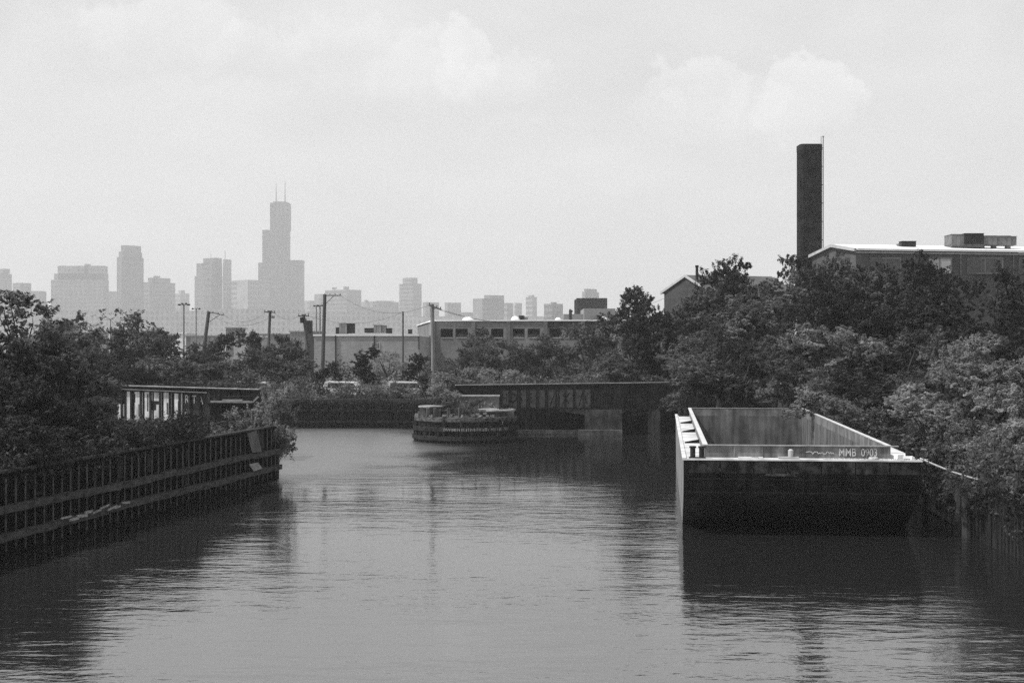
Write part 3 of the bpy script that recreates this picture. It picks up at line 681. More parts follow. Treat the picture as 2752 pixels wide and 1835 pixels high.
m = MB(); s_ = .33; i = 0; rr = random.Random(3)
while s_ < Ln:
    c0 = q0 + WD * (s_ + .04) + WN * .27
    m.box(c0 + Vector((0, 0, 1.85 - rr.random() * .25)), (.05, .05, 3.0), math.atan2(WN.y, WN.x)); s_ += .80
m.build('pile_interlocks', pile_edge, wall)
m = MB(); m.beam(q0 + WN * .13 + Vector((0, 0, 3.43)), q0 + WD * (Ln - .6) + WN * .13 + Vector((0, 0, 3.43)), .34, .1)
m.build('wall_cap', mat('cap_steel', .02, .05, 2, .8), wall)
for zc, seed in ((1.9, 1), (.86, 2)):
    rr = random.Random(seed); pos = 0.0
    m = MB()
    while pos < Ln - 1:
        l = rr.uniform(5, 8); e = min(pos + l, Ln - .3 + (1.2 if zc < 1 else 0))
        z1 = zc + rr.uniform(-.05, .05); z2 = zc + rr.uniform(-.05, .05)
        nseg = 8
        for j in range(nseg):
            f0, f1 = j / nseg, (j + 1) / nseg
            a = q0 + WD * (pos + (e - pos) * f0) + WN * (.42 + rr.uniform(-.02, .02)) + Vector((0, 0, z1 + (z2 - z1) * f0 + rr.uniform(-.015, .015)))
            b_ = q0 + WD * (pos + (e - pos) * f1 + .002) + WN * .42 + Vector((0, 0, z1 + (z2 - z1) * f1 + rr.uniform(-.015, .015)))
            m.beam(a, b_, .30, .30 + rr.uniform(-.03, .03))
        pos = e + .03
    m.build('timber_wale', wale_wood, wall)
rr = random.Random(44)
for i in range(14):
    s_ = rr.uniform(30, Ln - 3); w_ = rr.uniform(.25, .6); c0 = q0 + WD * s_ + WN * .3
    mm = MB(); mm.box(c0 + Vector((0, 0, rr.choice((2.75, 2.75, 1.4)) + rr.uniform(-.2, .2))), (.03, w_, rr.uniform(.4, 1.0)), math.atan2(WN.y, WN.x)); mm.build('rust_patch', mat('rust_scab', .008, .035, 5, .9), wall)
# return of the wall at its far corner
cw = MB(); rp = [Vector((wallx(91), 91, 0)) + WN * .25, Vector((-15.05, 91.9, 0)), Vector((-15.9, 93.0, 0)), Vector((-17.4, 93.6, 0)), Vector((-28.2, 99.3, 0)), Vector((-45, 105.3, 0)), Vector((-85, 110.3, 0))]
for a, b_ in zip(rp[:-1], rp[1:]): cw.poly([(a.x, a.y, -1.5), (b_.x, b_.y, -1.5), (b_.x, b_.y, 3.3), (a.x, a.y, 3.3)], [(0, 1, 2, 3)])
cw.build('corner_piles', pile_steel, wall)
m = MB(); e = q0 + WD * (Ln - 2.2)
m.poly([P(664, 1164, 84.5), P(690, 1156, 86.2), P(704, 1213, 87.1), P(678, 1216, 85.4), P(664, 1164, 84.65), P(690, 1156, 86.35), P(704, 1213, 87.25), P(678, 1216, 85.55)],
       [(3, 2, 1, 0), (4, 5, 6, 7), (0, 1, 5, 4), (1, 2, 6, 5), (2, 3, 7, 6), (3, 0, 4, 7)])
m.build('end_plate', mat('plate_steel', .05, .1, 1, .8), wall)
m = MB()
m.poly([P(669, 1247, 84.7), P(693, 1242, 86.2), P(706, 1258, 87.0), P(682, 1266, 85.5), P(669, 1247, 84.85), P(693, 1242, 86.35), P(706, 1258, 87.15), P(682, 1266, 85.65)],
       [(3, 2, 1, 0), (4, 5, 6, 7), (0, 1, 5, 4), (1, 2, 6, 5), (2, 3, 7, 6), (3, 0, 4, 7)])
m.build('broken_board', mat('board_pale', .12, .3, 5, .9), wall)
m = MB(); rr = random.Random(6)
for i in range(9):
    d_ = 61.5 + i * .75; c0 = Vector((wallx(d_), d_, .98 + rr.uniform(-.08, .12))) + WN * .6; m.beam(c0, c0 + WD * rr.uniform(.5, 1.1) + Vector((0, 0, rr.uniform(-.12, .12))), .06, rr.uniform(.05, .14))
m.build('splintered_timber', mat('splinter_pale', .12, .3, 5, .9), wall)
# fence of posts and sagging wire behind the wall
fence = thing('wire_fence', (-19, 86, 3), 'low dark post and wire fence standing behind the left wall', 'fence')
fp = []
for px_, top, bot, D in ((430, 1138, 1190, 86), (498, 1132, 1182, 88), (551, 1128, 1176, 89.5), (610, 1120, 1168, 90), (680, 1105, 1155, 90.4)):
    a = P(px_, bot, D); a.z = 3.0; b_ = P(px_, top, D); MB().tube([a, b_], .04, 6).build('fence_post', metal_dark, fence); fp.append((a, b_))
m = MB()
for (a, b_), (c_, d_) in zip(fp[:-1], fp[1:]):
    for f in (.35, .95):
        p0 = a.lerp(b_, f); p1 = c_.lerp(d_, f); mid = (p0 + p1) / 2 - Vector((0, 0, .06)); m.tube([p0, mid, p1], .012, 4)
m.build('fence_wire', wire_dark, fence)
# right wall
rwall = thing('timber_river_wall', (20.6, 62, 0), 'black timber wall on the right bank beneath the pale bushes', 'river wall')
m = MB(); path = [Vector((20.6, -20, 0)), Vector((20.5, 62, 0)), Vector((25.4, 108, 0)), Vector((26, 142.2, 0))]
rr = random.Random(12)
for a, b_ in zip(path[:-1], path[1:]):
    n_ = int((b_ - a).length / .42)
    for i in range(n_):
        c0 = a.lerp(b_, (i + .5) / n_); m.box(c0 + Vector((rr.uniform(-.03, .03), 0, .45)), (.34, .36, 3.9 + rr.uniform(-.3, .25)), math.atan2((b_ - a).y, (b_ - a).x) - math.pi / 2)
m.build('timber_piles', timber_dark, rwall)
m = MB()
for k_, (x_, z_) in enumerate(((20.1, 2.0), (20.25, 1.2))): m.tube([(x_, 63.8 - k_ * .5, -1), (x_, 63.8 - k_ * .5, z_ + .6)], [.26, .22], 9)
tag(m.build('mooring_pile', mat('pile_wet', .02, .05, 2, .9)), 'short weathered pile cluster in the water behind the barge\'s near right corner', 'piling')
# far wall
fwall = thing('far_river_wall', (-30, 150, 0), 'dark timber bulkhead along the far bank left of the round pier', 'river wall')
m = MB(); rr = random.Random(4); x = -85.0
while x < -4.3:
    w = rr.uniform(.3, .5); m.box((x, 150.1 + rr.uniform(-.06, .06), .6), (w * .94, .5, 4.1 + rr.uniform(-.35, .35))); x += w
m.build('timber_piles', timber_dark, fwall)
m = MB()
for z_ in (1.9, .7): m.beam((-85, 149.7, z_), (-4.5, 149.7, z_), .25, .28)
m.build('timber_wale', timber_dark, fwall)

# ---------------------------------------------------------------- girders
def girder(name, pts, label, cat, nst, panels, extra=None):
    """plate girder between (px, top, bottom, D) ends; sits in the plane through both"""
    (x0, t0, b0, D0), (x1, t1, b1, D1) = pts
    TL, TR, BL_, BR = P(x0, t0, D0), P(x1, t1, D1), P(x0, b0, D0), P(x1, b1, D1)
    o = thing(name, (TL + BR) / 2, label, cat)
    d = (TR - TL); d.z = 0; d.normalize(); nrm = Vector((d.y, -d.x, 0))     # towards the camera
    if nrm.y > 0: nrm = -nrm
    def Q(f, g_, off=0.0):      # f along, g_ 0 bottom .. 1 top
        return BL_.lerp(BR, f) * (1 - g_) + TL.lerp(TR, f) * g_ + nrm * off
    m = MB()
    m.poly([Q(0, 0), Q(1, 0), Q(1, 1), Q(0, 1), Q(0, 0, -.05), Q(1, 0, -.05), Q(1, 1, -.05), Q(0, 1, -.05)],
           [(0, 1, 2, 3), (7, 6, 5, 4), (0, 4, 5, 1), (3, 2, 6, 7), (0, 3, 7, 4), (1, 5, 6, 2)])
    web = m.build('web', girder_dark, o)
    m = MB(); m.beam(Q(0, 1, .0) + Vector((0, 0, .0)), Q(1, 1, .0), .5, .09)
    m.beam(Q(0, 0, .0), Q(1, 0, .0), .45, .09); m.build('flange', girder_dark, o)
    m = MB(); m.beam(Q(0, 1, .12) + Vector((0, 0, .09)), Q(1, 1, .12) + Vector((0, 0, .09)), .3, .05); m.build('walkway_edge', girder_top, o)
    m = MB()
    for i in range(nst + 1):
        f = min(max(i / nst, .004), .996); m.beam(Q(f, .02, .09), Q(f, .98, .09), .09, .17, up=d)
    m.build('stiffener', girder_dark, o)
    for (f0, f1, g0, g1, mm) in panels:
        m = MB(); e = .0
        m.poly([Q(f0, g0, .012), Q(f1, g0, .012), Q(f1, g1, .012), Q(f0, g1, .012)], [(0, 1, 2, 3)])
        m.build('painted_panel', mm, web)
    return o, web, Q, d, nrm
# left girder: px -160..698
LG = ((-160, 1024, 1140, 121), (698, 1049, 1128, 112))
def fl(px): # fraction along the left girder for a photo column (perspective-correct enough)
    X0, X1 = PX(-160, 121), PX(698, 112); k_ = (px - CX) / F
    return (k_ * 121 - X0) / ((X1 - X0) - k_ * (112 - 121))
pan = []
for a, b_, g0, g1 in ((316, 334, .05, .5), (341, 356, .03, .86), (362, 384, .03, .86), (389, 410, .03, .86), (414, 435, .03, .86), (440, 461, .03, .86), (469, 490, .06, .84)):
    pan.append((fl(a), fl(b_), g0, g1, graf_white))
lg, lweb, LQ, ld, ln = girder('railway_girder', LG, 'black plate girder railway bridge with white painted panels behind the left wall', 'railway bridge', 34, pan)
for a, b_, g0, g1 in ((354, 364, .55, .8), (352, 360, .0, .2), (404, 420, .33, .6), (418, 433, .5, .6)):
    m = MB(); m.poly([LQ(fl(a), g0, .024), LQ(fl(b_), g0, .024), LQ(fl(b_), g1, .024), LQ(fl(a), g1, .024)], [(0, 1, 2, 3)])
    m.build('black_patch', girder_dark, lweb)
for a, b_, g0, g1 in ((372, 376, .15, .5), (395, 399, .3, .8), (448, 452, .2, .55), (478, 481, .2, .6)):
    m = MB(); m.poly([LQ(fl(a), g0, .024), LQ(fl(b_), g0, .024), LQ(fl(b_), g1, .024), LQ(fl(a), g1, .024)], [(0, 1, 2, 3)])
    m.build('paint_run', graf_grey, lweb)
for ch, px_, g0, sz in (('R', 497, .55, .95), ('T', 517, .54, .92), ('A', 534, .52, .95), ('W', 495, .2, .62)):
    text_mesh(ch, sz, LQ(fl(px_), g0, .03), ld, (0, 0, 1), bold=.01, depth=.006, squash=.65).build('painted_letter', graf_pale if ch != 'W' else graf_pale, lweb)
m = MB()
for i in range(22):
    f = .3 + i * .032; a = LQ(f, 1, 0); m.tube([a, a + Vector((0, 0, .45 + .35 * (i % 3 == 0)))], .03, 5)
m.build('railing_stub', metal_dark, lg)
# handrail pipe along the face
m = MB(); m.tube([LQ(fl(300), .93, .2), LQ(fl(560), .88, .2)], .05, 6); m.build('face_pipe', mat('pipe_rust', .08, .15, 2, .8), lg)
# right girder
RG = ((1223, 1037, 1097, 136), (1900, 1028, 1098, 141))
def fr(px):
    X0, X1 = PX(1223, 136), PX(1900, 141); k_ = (px - CX) / F
    return (k_ * 136 - X0) / ((X1 - X0) - k_ * (141 - 136))
pan = []
for a, b_, mm in ((1347, 1366, graf_grey), (1369, 1389, graf_grey), (1393, 1414, graf_grey), (1418, 1440, graf_grey), (1443, 1464, graf_grey), (1470, 1500, graf_grey), (1504, 1540, graf_grey), (1545, 1587, graf_grey)):
    pan.append((fr(a), fr(b_), .03, .78, mm))
rg, rweb, RQ, rd_, rn = girder('railway_girder', RG, 'long black plate girder railway bridge on the right with faded grey lettered panels', 'railway bridge', 28, pan)
for ch, px_ in (('H', 1347), ('O', 1370), ('S', 1394), ('E', 1419)):
    text_mesh(ch, 1.25, RQ(fr(px_), .26, .03), rd_, (0, 0, 1), bold=.01, depth=.006, squash=.7).build('painted_letter', girder_dark, rweb)
m = MB()
for x_, g0, g1, x2 in ((1478, .1, .7, 1492), (1510, .15, .65, 1530), (1530, .2, .6, 1512), (1556, .1, .7, 1566), (1566, .7, .2, 1578)):
    m.beam(RQ(fr(x_), g0, .03), RQ(fr(x2), g1, .03), .03, .1)
m.build('faded_strokes', girder_dark, rweb)
for x_, hh_ in ((1243, .9), (1278, 1.2), (1341, 1.15), (1382, 1.0), (1441, .8), (1504, .7), (1563, .35), (1627, .9), (1675, .4), (1708, .4), (1760, .5)):
    a = RQ(fr(x_), 1, .1); MB().tube([a - Vector((0, 0, .3)), a + Vector((0, 0, hh_))], .045, 6).build('railing_post', metal_dark, rg)
m = MB(); m.beam(Vector((-5.4, 138.6, 4.75)), Vector((22, 142.6, 4.95)), 3.4, .25); m.build('track_deck', timber_dark, rg)
for bx in (((-2.2, 138.5, 1.3), (1.6, 3.0, 2.9)), ((14.0, 141.0, 1.3), (1.2, 2.0, 2.9))): MB().box(*bx).build('bridge_pier', concrete_dark, rg)
# wall and abutment beneath
bw_ = thing('bridge_bulkhead', (9, 142, 0), 'black bulkhead in the shade under the right railway girder', 'river wall')
m = MB(); x = -4.3; rr = random.Random(8)
while x < 26.2:
    w = rr.uniform(.35, .55); m.box((x, 142.2 + rr.uniform(-.05, .05), .5), (w * .95, .4, 4.2 + rr.uniform(-.3, .3))); x += w
m.build('timber_piles', timber_dark, bw_)
m = MB(); m.box((4.5, 140.6, .1), (11, 1.2, .5)); m.build('concrete_ledge', concrete, bw_)
ab = MB()
Da = 138.4
foot = [P(1572, 1160, Da), P(1572, 1114, Da), P(1504, 1106, Da), P(1506, 1101, Da), P(1672, 1101, Da), P(1672, 1164, Da)]
n_ = len(foot); pts = foot + [q + Vector((0, 1.8, 0)) for q in foot]
ab.poly(pts, [tuple(range(n_))[::-1], tuple(range(n_, 2 * n_))] + [(i, (i + 1) % n_, n_ + (i + 1) % n_, n_ + i) for i in range(n_)])
ab.box(P(1612, 1168, Da) + Vector((0, .2, 0)), (4.2, 2.6, 1.0))
tag(ab.build('bridge_abutment', mat('abutment_concrete', .025, .09, 1.0, .9, bump=.02, extra=streaks)), 'stained concrete abutment with a bracket under the right railway girder', 'abutment')

# ---------------------------------------------------------------- round pier
PC = Vector((PX(1252, 130), 130, 0)); PR = 4.75
pier = thing('round_pier', PC, 'derelict round turntable pier with graffiti standing in the middle of the river', 'pier')
def ring(r0, z0, z1, n=40, a0=0, a1=2 * math.pi, jag=0.0, seed=1, top_r=None):
    mb = MB(); rr = random.Random(seed); full = abs(a1 - a0 - 2 * math.pi) < 1e-6
    pts = []; k_ = n if full else n + 1
    top_r = top_r or r0
    for i in range(k_):
        a = a0 + (a1 - a0) * i / n; j = rr.uniform(-jag, jag)
        pts.append((r0 + j, a, z1 + rr.uniform(-jag, jag) * .6))
    lo = [(PC.x + r * math.cos(a), PC.y + r * math.sin(a), z0) for r, a, z in pts]; hi = [(PC.x + (r - r0 + top_r) * math.cos(a), PC.y + (r - r0 + top_r) * math.sin(a), z) for r, a, z in pts]
    o = [(PC.x, PC.y, z1)]
    fs = [(i, (i + 1) % k_, k_ + (i + 1) % k_, k_ + i) for i in range(k_ if full else k_ - 1)] + [(2 * k_, k_ + i, k_ + (i + 1) % k_) for i in range(k_ if full else k_ - 1)]
    if not full: fs += [(k_ - 1, 2 * k_, 2 * k_ - 1), (0, k_, 2 * k_)]
    mb.poly(lo + hi + o, fs); return mb
ring(PR - .25, -1.5, 1.9, jag=.06).build('pier_drum', timber_dark, pier)
ring(PR + .05, 1.05, 1.42, jag=.09, seed=2).build('timber_band', mat('band_timber', .01, .035, 2, .9), pier)
ring(PR + .08, .25, .6, jag=.1, seed=3).build('timber_band', mat('band_timber', .05, .1), pier)
ring(PR - .05, 1.9, 2.25, jag=.08, seed=4).build('rubble_band', mat('rubble', .025, .09, 3, .9, contrast=(.4, .6)), pier)
m = MB(); rr = random.Random(22)
for i in range(58):
    a = 2 * math.pi * (i + rr.uniform(-.35, .35)) / 58; r_ = PR - .12; m.tube([(PC.x + r_ * math.cos(a), PC.y + r_ * math.sin(a), -1), (PC.x + (r_ + rr.uniform(-.08, .08)) * math.cos(a), PC.y + r_ * math.sin(a), 1.75 + rr.uniform(-.35, .45))], [.16, .13], 6)
m.build('timber_piles', timber_dark, pier)
m = MB(); rr = random.Random(21)
for i in range(90):
    a = rr.uniform(math.pi * .9, math.pi * 2.1); r_ = PR - .1 - rr.random() * 2.6; s_ = rr.uniform(.12, .45)
    m.box((PC.x + r_ * math.cos(a), PC.y + r_ * math.sin(a), 2.25 + rr.random() * .25), (s_, s_ * .8, s_ * .6), rr.random() * 3, 0, rr.uniform(-.5, .5))
m.build('rubble', mat('rubble_pale', .05, .16, 4, .9), pier)
def slab_disc(px, py, D, rx, ry, z0, name, mm):
    c0 = P(px, py, D); mb = MB(); n_ = 24
    ft = [(c0.x + rx * math.cos(i / n_ * 6.2832), c0.y + ry * math.sin(i / n_ * 6.2832)) for i in range(n_)]
    mb.prism(ft, c0.z - z0, c0.z); mb.build(name, mm, pier)
slab_disc(1157, 1090, 129, 1.1, 1.5, .12, 'cap_slab', concrete_light)
slab_disc(1336, 1099, 129.5, 1.75, 2.2, .14, 'cap_slab', concrete_light)
slab_disc(1170, 1101, 129.3, 1.35, 1.2, .1, 'cap_slab', concrete_dark)
m = MB(); c0 = P(1157, 1100, 129); m.box(c0 - Vector((0, 0, .25)), (1.9, 2.2, .75)); c0 = P(1336, 1110, 129.5); m.box(c0 - Vector((0, 0, .25)), (3.1, 3.2, .95))
m.build('cap_block', concrete_dark, pier)
m = MB()
for x_ in (1150, 1169, 1205, 1236): c0 = P(x_, 1118, 127.2); m.box((c0.x, c0.y, 2.65), (.22, .22, .9), .3)
m.build('stub_post', concrete_dark, pier)
cab = MB(); D = 131.5; cab.prism([(PX(1223, D), D), (PX(1341, D), D), (PX(1341, D), D + 2.6), (PX(1223, D), D + 2.6)], 2.2, PZ(1066, D))
tag(cab.build('block_cabin', mat('cabin_concrete', .08, .17, 1.4, .9, contrast=(.4, .6))), 'low grey block cabin covered in faint graffiti standing on the round pier', 'cabin')
cabr = MB(); cabr.prism([(PX(1221, D), D - .1), (PX(1343, D), D - .1), (PX(1343, D), D + 2.7), (PX(1221, D), D + 2.7)], PZ(1066, D) + .002, PZ(1066, D) + .09)
co = bpy.data.objects['block_cabin']; cabr.build('roof_slab', concrete, co)
m = MB(); rr = random.Random(31)
m.beam(P(1266, 1080, D - .03), P(1266, 1102, D - .03), .03, .08); m.beam(P(1258, 1087, D - .03), P(1274, 1087, D - .03), .03, .08)
for i in range(12):
    x_ = 1232 + i * 9; a = P(x_, rr.uniform(1074, 1095), D - .03); b_ = P(x_ + rr.uniform(-7, 9), rr.uniform(1074, 1095), D - .03); m.beam(a, b_, .02, .06)
m.build('graffiti_strokes', graf_pale, co)
m = MB(); rr = random.Random(33)   # tag on the pier's middle band
lx = None
for i in range(34):
    a = math.radians(248 + i * 2.2); r_ = PR + .11
    for _ in range(2):
        z0_ = 1.08 + rr.random() * .1; z1_ = 1.3 + rr.random() * .1; da = rr.uniform(-.02, .02)
        m.beam((PC.x + r_ * math.cos(a + da * .5), PC.y + r_ * math.sin(a + da * .5), z0_), (PC.x + r_ * math.cos(a + da), PC.y + r_ * math.sin(a + da), z1_), .02, .05)
m.build('graffiti_strokes', mat('graf_dim', .16, .26, 4, .9), pier)
m = MB(); rr = random.Random(35)
for i in range(14):
    a = math.radians(300 + rr.uniform(0, 30)); r_ = PR - .14; z0_ = rr.uniform(.7, 1.9)
    m.beam((PC.x + r_ * math.cos(a), PC.y + r_ * math.sin(a), z0_), (PC.x + r_ * math.cos(a + rr.uniform(-.05, .05)), PC.y + r_ * math.sin(a + .02), z0_ + rr.uniform(-.5, .5)), .03, .07)
m.build('graffiti_strokes', graf_pale, pier)
plant('shrub', 1, 'light', 1200, 1030, 75, 131.5, 'leafy shrub growing out of the round pier left of the block cabin', 'plants on the far bank', ground=2.0)
plant('shrub', 0, 'mid', 1260, 1072, 60, 128.0, 'low shrub in front of the block cabin on the pier', 'plants on the far bank', ground=2.2)
plant('shrub', 1, 'dark', 1365, 1085, 50, 129.5, 'dark low shrub over the right edge of the pier', 'plants on the far bank', ground=2.0)
plant('shrub', 2, 'mid', 1180, 1065, 50, 130.5, 'small shrub between the left cap slab and the block cabin on the pier', 'plants on the far bank', ground=2.0)
plant('shrub', 0, 'dark', 1690, 1075, 110, 140.6, 'dark shrub overhanging the abutment under the right girder', 'plants on the far bank', ground=1.2)
# ---------------------------------------------------------------- derelict scow behind the corner
sc = thing('work_scow', P(628, 1110, 106), 'dark open work scow with a raked end lying below the left girder\'s right end', 'boat')
m = MB(); D = 106
prf = [(556, 1082), (575, 1118), (590, 1178), (700, 1178), (700, 1100), (694, 1066), (686, 1072), (676, 1084), (640, 1084)]
pts = [P(a, b_, D) for a, b_ in prf]; n_ = len(pts); pts += [q + Vector((.2, 4.5, 0)) for q in pts]
m.poly(pts, [tuple(range(n_))[::-1], tuple(range(n_, 2 * n_))] + [(i, (i + 1) % n_, n_ + (i + 1) % n_, n_ + i) for i in range(n_)])
m.build('hull', rust_dark, sc)
m = MB(); m.beam(P(566, 1079, D - .1), P(680, 1080, D - .1), .25, .12); m.beam(P(680, 1080, D - .1), P(694, 1066, D - .1), .25, .12); m.build('rub_rail', mat('rail_pale', .12, .3, 2, .8), sc)
m = MB(); m.box(P(625, 1075, D + .8), (1.5, .35, .08)); m.build('deck_plank', mat('plank_grey', .2, .35, 2, .8), sc)
m = MB()
for i in range(5): m.tube([P(600 + i * 20, 1080, D + 1.5), P(600 + i * 20, 1058 + (i % 2) * 5, D + 1.5)], .05, 5)
m.tube([P(596, 1066, D + 1.5), P(684, 1064, D + 1.5)], .04, 5); m.build('railing', metal_dark, sc)

# ---------------------------------------------------------------- mid-distance buildings
def framed_window(parent, x0, y0, x1, y1, D, mull=1, frame=trim_pale, pane=glass_dark, off=.06, sill=True, w=.12):
    """window on a wall facing the camera at depth D: frame proud of the wall, pane inside it"""
    a = P(x0, y1, D); b_ = P(x1, y0, D); y = D - off; m = MB()
    for zz_ in (a.z, b_.z): m.box(((a.x + b_.x) / 2, y, zz_), (b_.x - a.x + w, .1, w))
    for i in range(mull + 2): xx = a.x + (b_.x - a.x) * i / (mull + 1); m.box((xx, y, (a.z + b_.z) / 2), (w * (1 if i in (0, mull + 1) else .7), .09, b_.z - a.z - w))
    fo = m.build('window', frame, parent)
    m = MB(); m.box(((a.x + b_.x) / 2, y + .02, (a.z + b_.z) / 2), (b_.x - a.x - w, .02, b_.z - a.z - w)); m.build('pane', pane, fo)
    return fo
D = 230; b1 = thing('grey_building', (PX(983, D), D, GZ), 'plain pale grey two storey block with a bright roof edge left of the parking building', 'building')
x0, x1 = PX(844, D), PX(1126, D); zr = PZ(903, D)
MB().prism([(x0, D), (x1, D), (x1 + 1, D + 30), (x0 + 1, D + 30)], GZ, zr).build('wall', brick_grey, b1)
m = MB()
m.prism([(x0 - .15, D - .15), (x1, D - .15), (x1 + 1, D + 30), (x0 + .8, D + 30)], zr + .002, zr + .3); m.build('roof', roof_white, b1)
framed_window(b1, 998, 921, 1006, 938, D); framed_window(b1, 1011, 921, 1020, 938, D)
framed_window(b1, 950, 981, 957, 999, D); framed_window(b1, 961, 981, 968, 999, D)
for x_, y0_, y1_ in ((902, 901, 985), (1006, 902, 970), (1139 - 13, 903, 940)):
    MB().tube([P(x_, y0_, D - .12), P(x_, y1_, D - .12)], .1, 6).build('downpipe', metal_dark, b1)
m = MB(); x_ = PX(823, 234); m.prism([(x_, 233), (x0 - .02, 230.5), (x0 - .02, 250), (x_, 250)], GZ, PZ(896, 231)); an = m.build('annex_wall', brick_dark, b1); an['label'] = 'dark brick annex at the left end'
m = MB(); m.box((PX(818, 236) + .8, 236, 11.4), (1.0, 1.0, 3.2)); m.box((PX(831, 236), 236, 11.3), (.6, .8, 2.6)); m.build('chimney', brick_dark, b1)
m = MB(); m.box(P(898, 975, D - .06), (.5, .12, 1.2)); m.build('wall_panel', trim_pale, b1)
def hvac(x0, y0, x1, y1, D, label, parts=((0, 1, 0, 1),), mats=(hvac_dark, hvac_grey), depth=2.5, legs=True, base=None):
    zb = base if base is not None else PZ(y1, D)
    o = thing('rooftop_unit', (PX((x0 + x1) / 2, D), D, zb), label, 'rooftop unit', 'air handling units on the flat roofs')
    X0, X1, Z0, Z1 = PX(x0, D), PX(x1, D), zb, PZ(y0, D)
    for i, (a, b_, c_, d_) in enumerate(parts):
        m = MB(); lx, hx = X0 + (X1 - X0) * a, X0 + (X1 - X0) * b_; lz, hz = Z0 + (Z1 - Z0) * c_, Z0 + (Z1 - Z0) * d_
        dd = depth * (1 - .12 * i); m.box(((lx + hx) / 2, D + .06 * i, (lz + hz) / 2), (hx - lx - .02, dd, hz - lz))
        for j in range(1, 3): m.box((lx + (hx - lx) * j / 3, D + .06 * i - dd / 2 - .01, (lz + hz) / 2), (.06, .04, (hz - lz) * .9))
        m.box(((lx + hx) / 2, D + .06 * i, hz + .03), (hx - lx + .1, dd + .1, .06))
        m.build('casing' if i == 0 else 'side_casing', mats[i % len(mats)], o)
    return o
hvac(904, 870, 953, 897, 236, 'dark stepped rooftop unit on the left part of the grey building\'s roof', ((.2, .62, .0, 1), (0, .2, 0, .6), (.62, 1, .05, .98)), (hvac_grey, hvac_dark, hvac_dark))
hvac(981, 873, 1053, 897, 236, 'wide low rooftop unit on the right part of the grey building\'s roof', ((.35, .62, .1, .95), (0, .35, .1, .6), (.62, .8, .1, .9), (.8, 1, .05, .6)), (hvac_grey, hvac_dark))
hvac(1098, 886, 1107, 897, 238, 'small box beside the parking building on the grey roof')
# parking building with open bays
pk = thing('parking_building', (5, 248, GZ), 'long grey parking building with a row of open rectangular bays', 'building')
fx = lambda px: (px - 1163) / (1840 - 1163)
FA, FB = Vector((PX(1163, 250), 250, 0)), Vector((PX(1840, 246), 246, 0))
def fpt(px, z, off=0):
    k_ = (px - CX) / F; d_ = FB - FA; tt = (k_ * FA.y - FA.x) / (d_.x - k_ * d_.y); q = FA + d_ * tt
    return Vector((q.x, q.y - off, z))
zt_, zo1, zo0 = 13.15, 11.85, 10.2
opens = [(1184, 1217), (1224, 1257), (1280, 1311), (1320, 1353), (1378, 1410), (1418, 1451), (1477, 1512), (1519, 1553), (1575, 1600), (1610, 1636), (1644, 1677), (1700, 1735)]
m = MB(); dep = .5
def wbox(xa, xb, z0_, z1_, mb, off=0, dd=dep):
    a = fpt(xa, 0, off); b_ = fpt(xb, 0, off); mb.prism([(a.x, a.y), (b_.x, b_.y), (b_.x, b_.y + dd), (a.x, a.y + dd)], z0_, z1_)
wbox(1163, 1840, GZ, zo0, m); wbox(1163, 1840, zo1, zt_, m)
edges = [1163] + [e for o_ in opens for e in o_] + [1840]
for i in range(0, len(edges), 2): wbox(edges[i], edges[i + 1], zo0, zo1, m)
LB = Vector((PX(1122, 303), 303, 0)); RBk = Vector((24, 302, 0))
m.prism([(LB.x, LB.y), (FA.x, FA.y), (FA.x + .5, FA.y + .2), (LB.x + .5, LB.y)], GZ, zt_)      # side wall
m.prism([(RBk.x, RBk.y), (LB.x + .5, LB.y), (LB.x + .5, LB.y - .4), (RBk.x, RBk.y - .4)], GZ, zt_)
m.build('wall', mat('brick_parking', .17, .24, .25, .9, extra=bricks(.6, .25)), pk)
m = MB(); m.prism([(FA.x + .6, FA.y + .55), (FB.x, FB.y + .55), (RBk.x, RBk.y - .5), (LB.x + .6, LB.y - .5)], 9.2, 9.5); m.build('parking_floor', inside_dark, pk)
for x_ in (1160, 1268, 1362, 1462, 1562, 1690):
    m = MB(); wbox(x_ - 1, x_ + 9, GZ, zt_ - .1, m, .35, .34)
    m.build('pilaster', mat('pilaster_brick', .11, .16, .3, .9, extra=bricks(.6, .25)), pk)
m = MB(); wbox(1466, 1602, zo1 + .15, zt_ - .02, m, .12, .1); m.build('dark_band', brick_dark, pk)
m = MB(); m.prism([(FA.x - .2, FA.y - .25), (FB.x, FB.y - .25), (RBk.x, RBk.y), (LB.x - .2, LB.y)], zt_ + .002, zt_ + .22); m.build('roof', roof_white, pk)
for i, (a, b_) in enumerate(opens[:10]):
    m = MB(); wbox(a + 2, b_ - 2, zo0 + .02, zo0 + .12, m, .12, .2); m.build('bay_sill', trim_pale, pk)
for i, (x_, w_, h_) in enumerate(((1254, 32, .75), (1385, 24, .85), (1504, 18, .6), (1630, 20, .8))):
    c0 = fpt(x_, zt_ + .22); c0.y += 8; m = MB(); n_ = 12
    rx = w_ / 2 / F * 258
    for k_ in range(5):
        r0 = rx * math.cos(k_ / 5 * math.pi / 2); r1 = rx * math.cos((k_ + 1) / 5 * math.pi / 2); z0_ = h_ * math.sin(k_ / 5 * math.pi / 2); z1_ = h_ * math.sin((k_ + 1) / 5 * math.pi / 2)
        m.tube([c0 + Vector((0, 0, z0_)), c0 + Vector((0, 0, z1_))], [r0, max(r1, .02)], 16, cap=(k_ == 4))
    tag(m.build('skylight_dome', roof_white), ('white skylight dome at the left end of the parking roof', 'white skylight dome beside the dark rooftop box', 'white skylight dome left of the roof vent pipe', 'white skylight dome below the black block in the distance')[i], 'skylight', 'domes on the parking roof')
hvac(1394, 849, 1419, 862, 262, 'dark rooftop box on the parking building', ((0, .6, 0, 1), (.6, 1, 0, .7)))
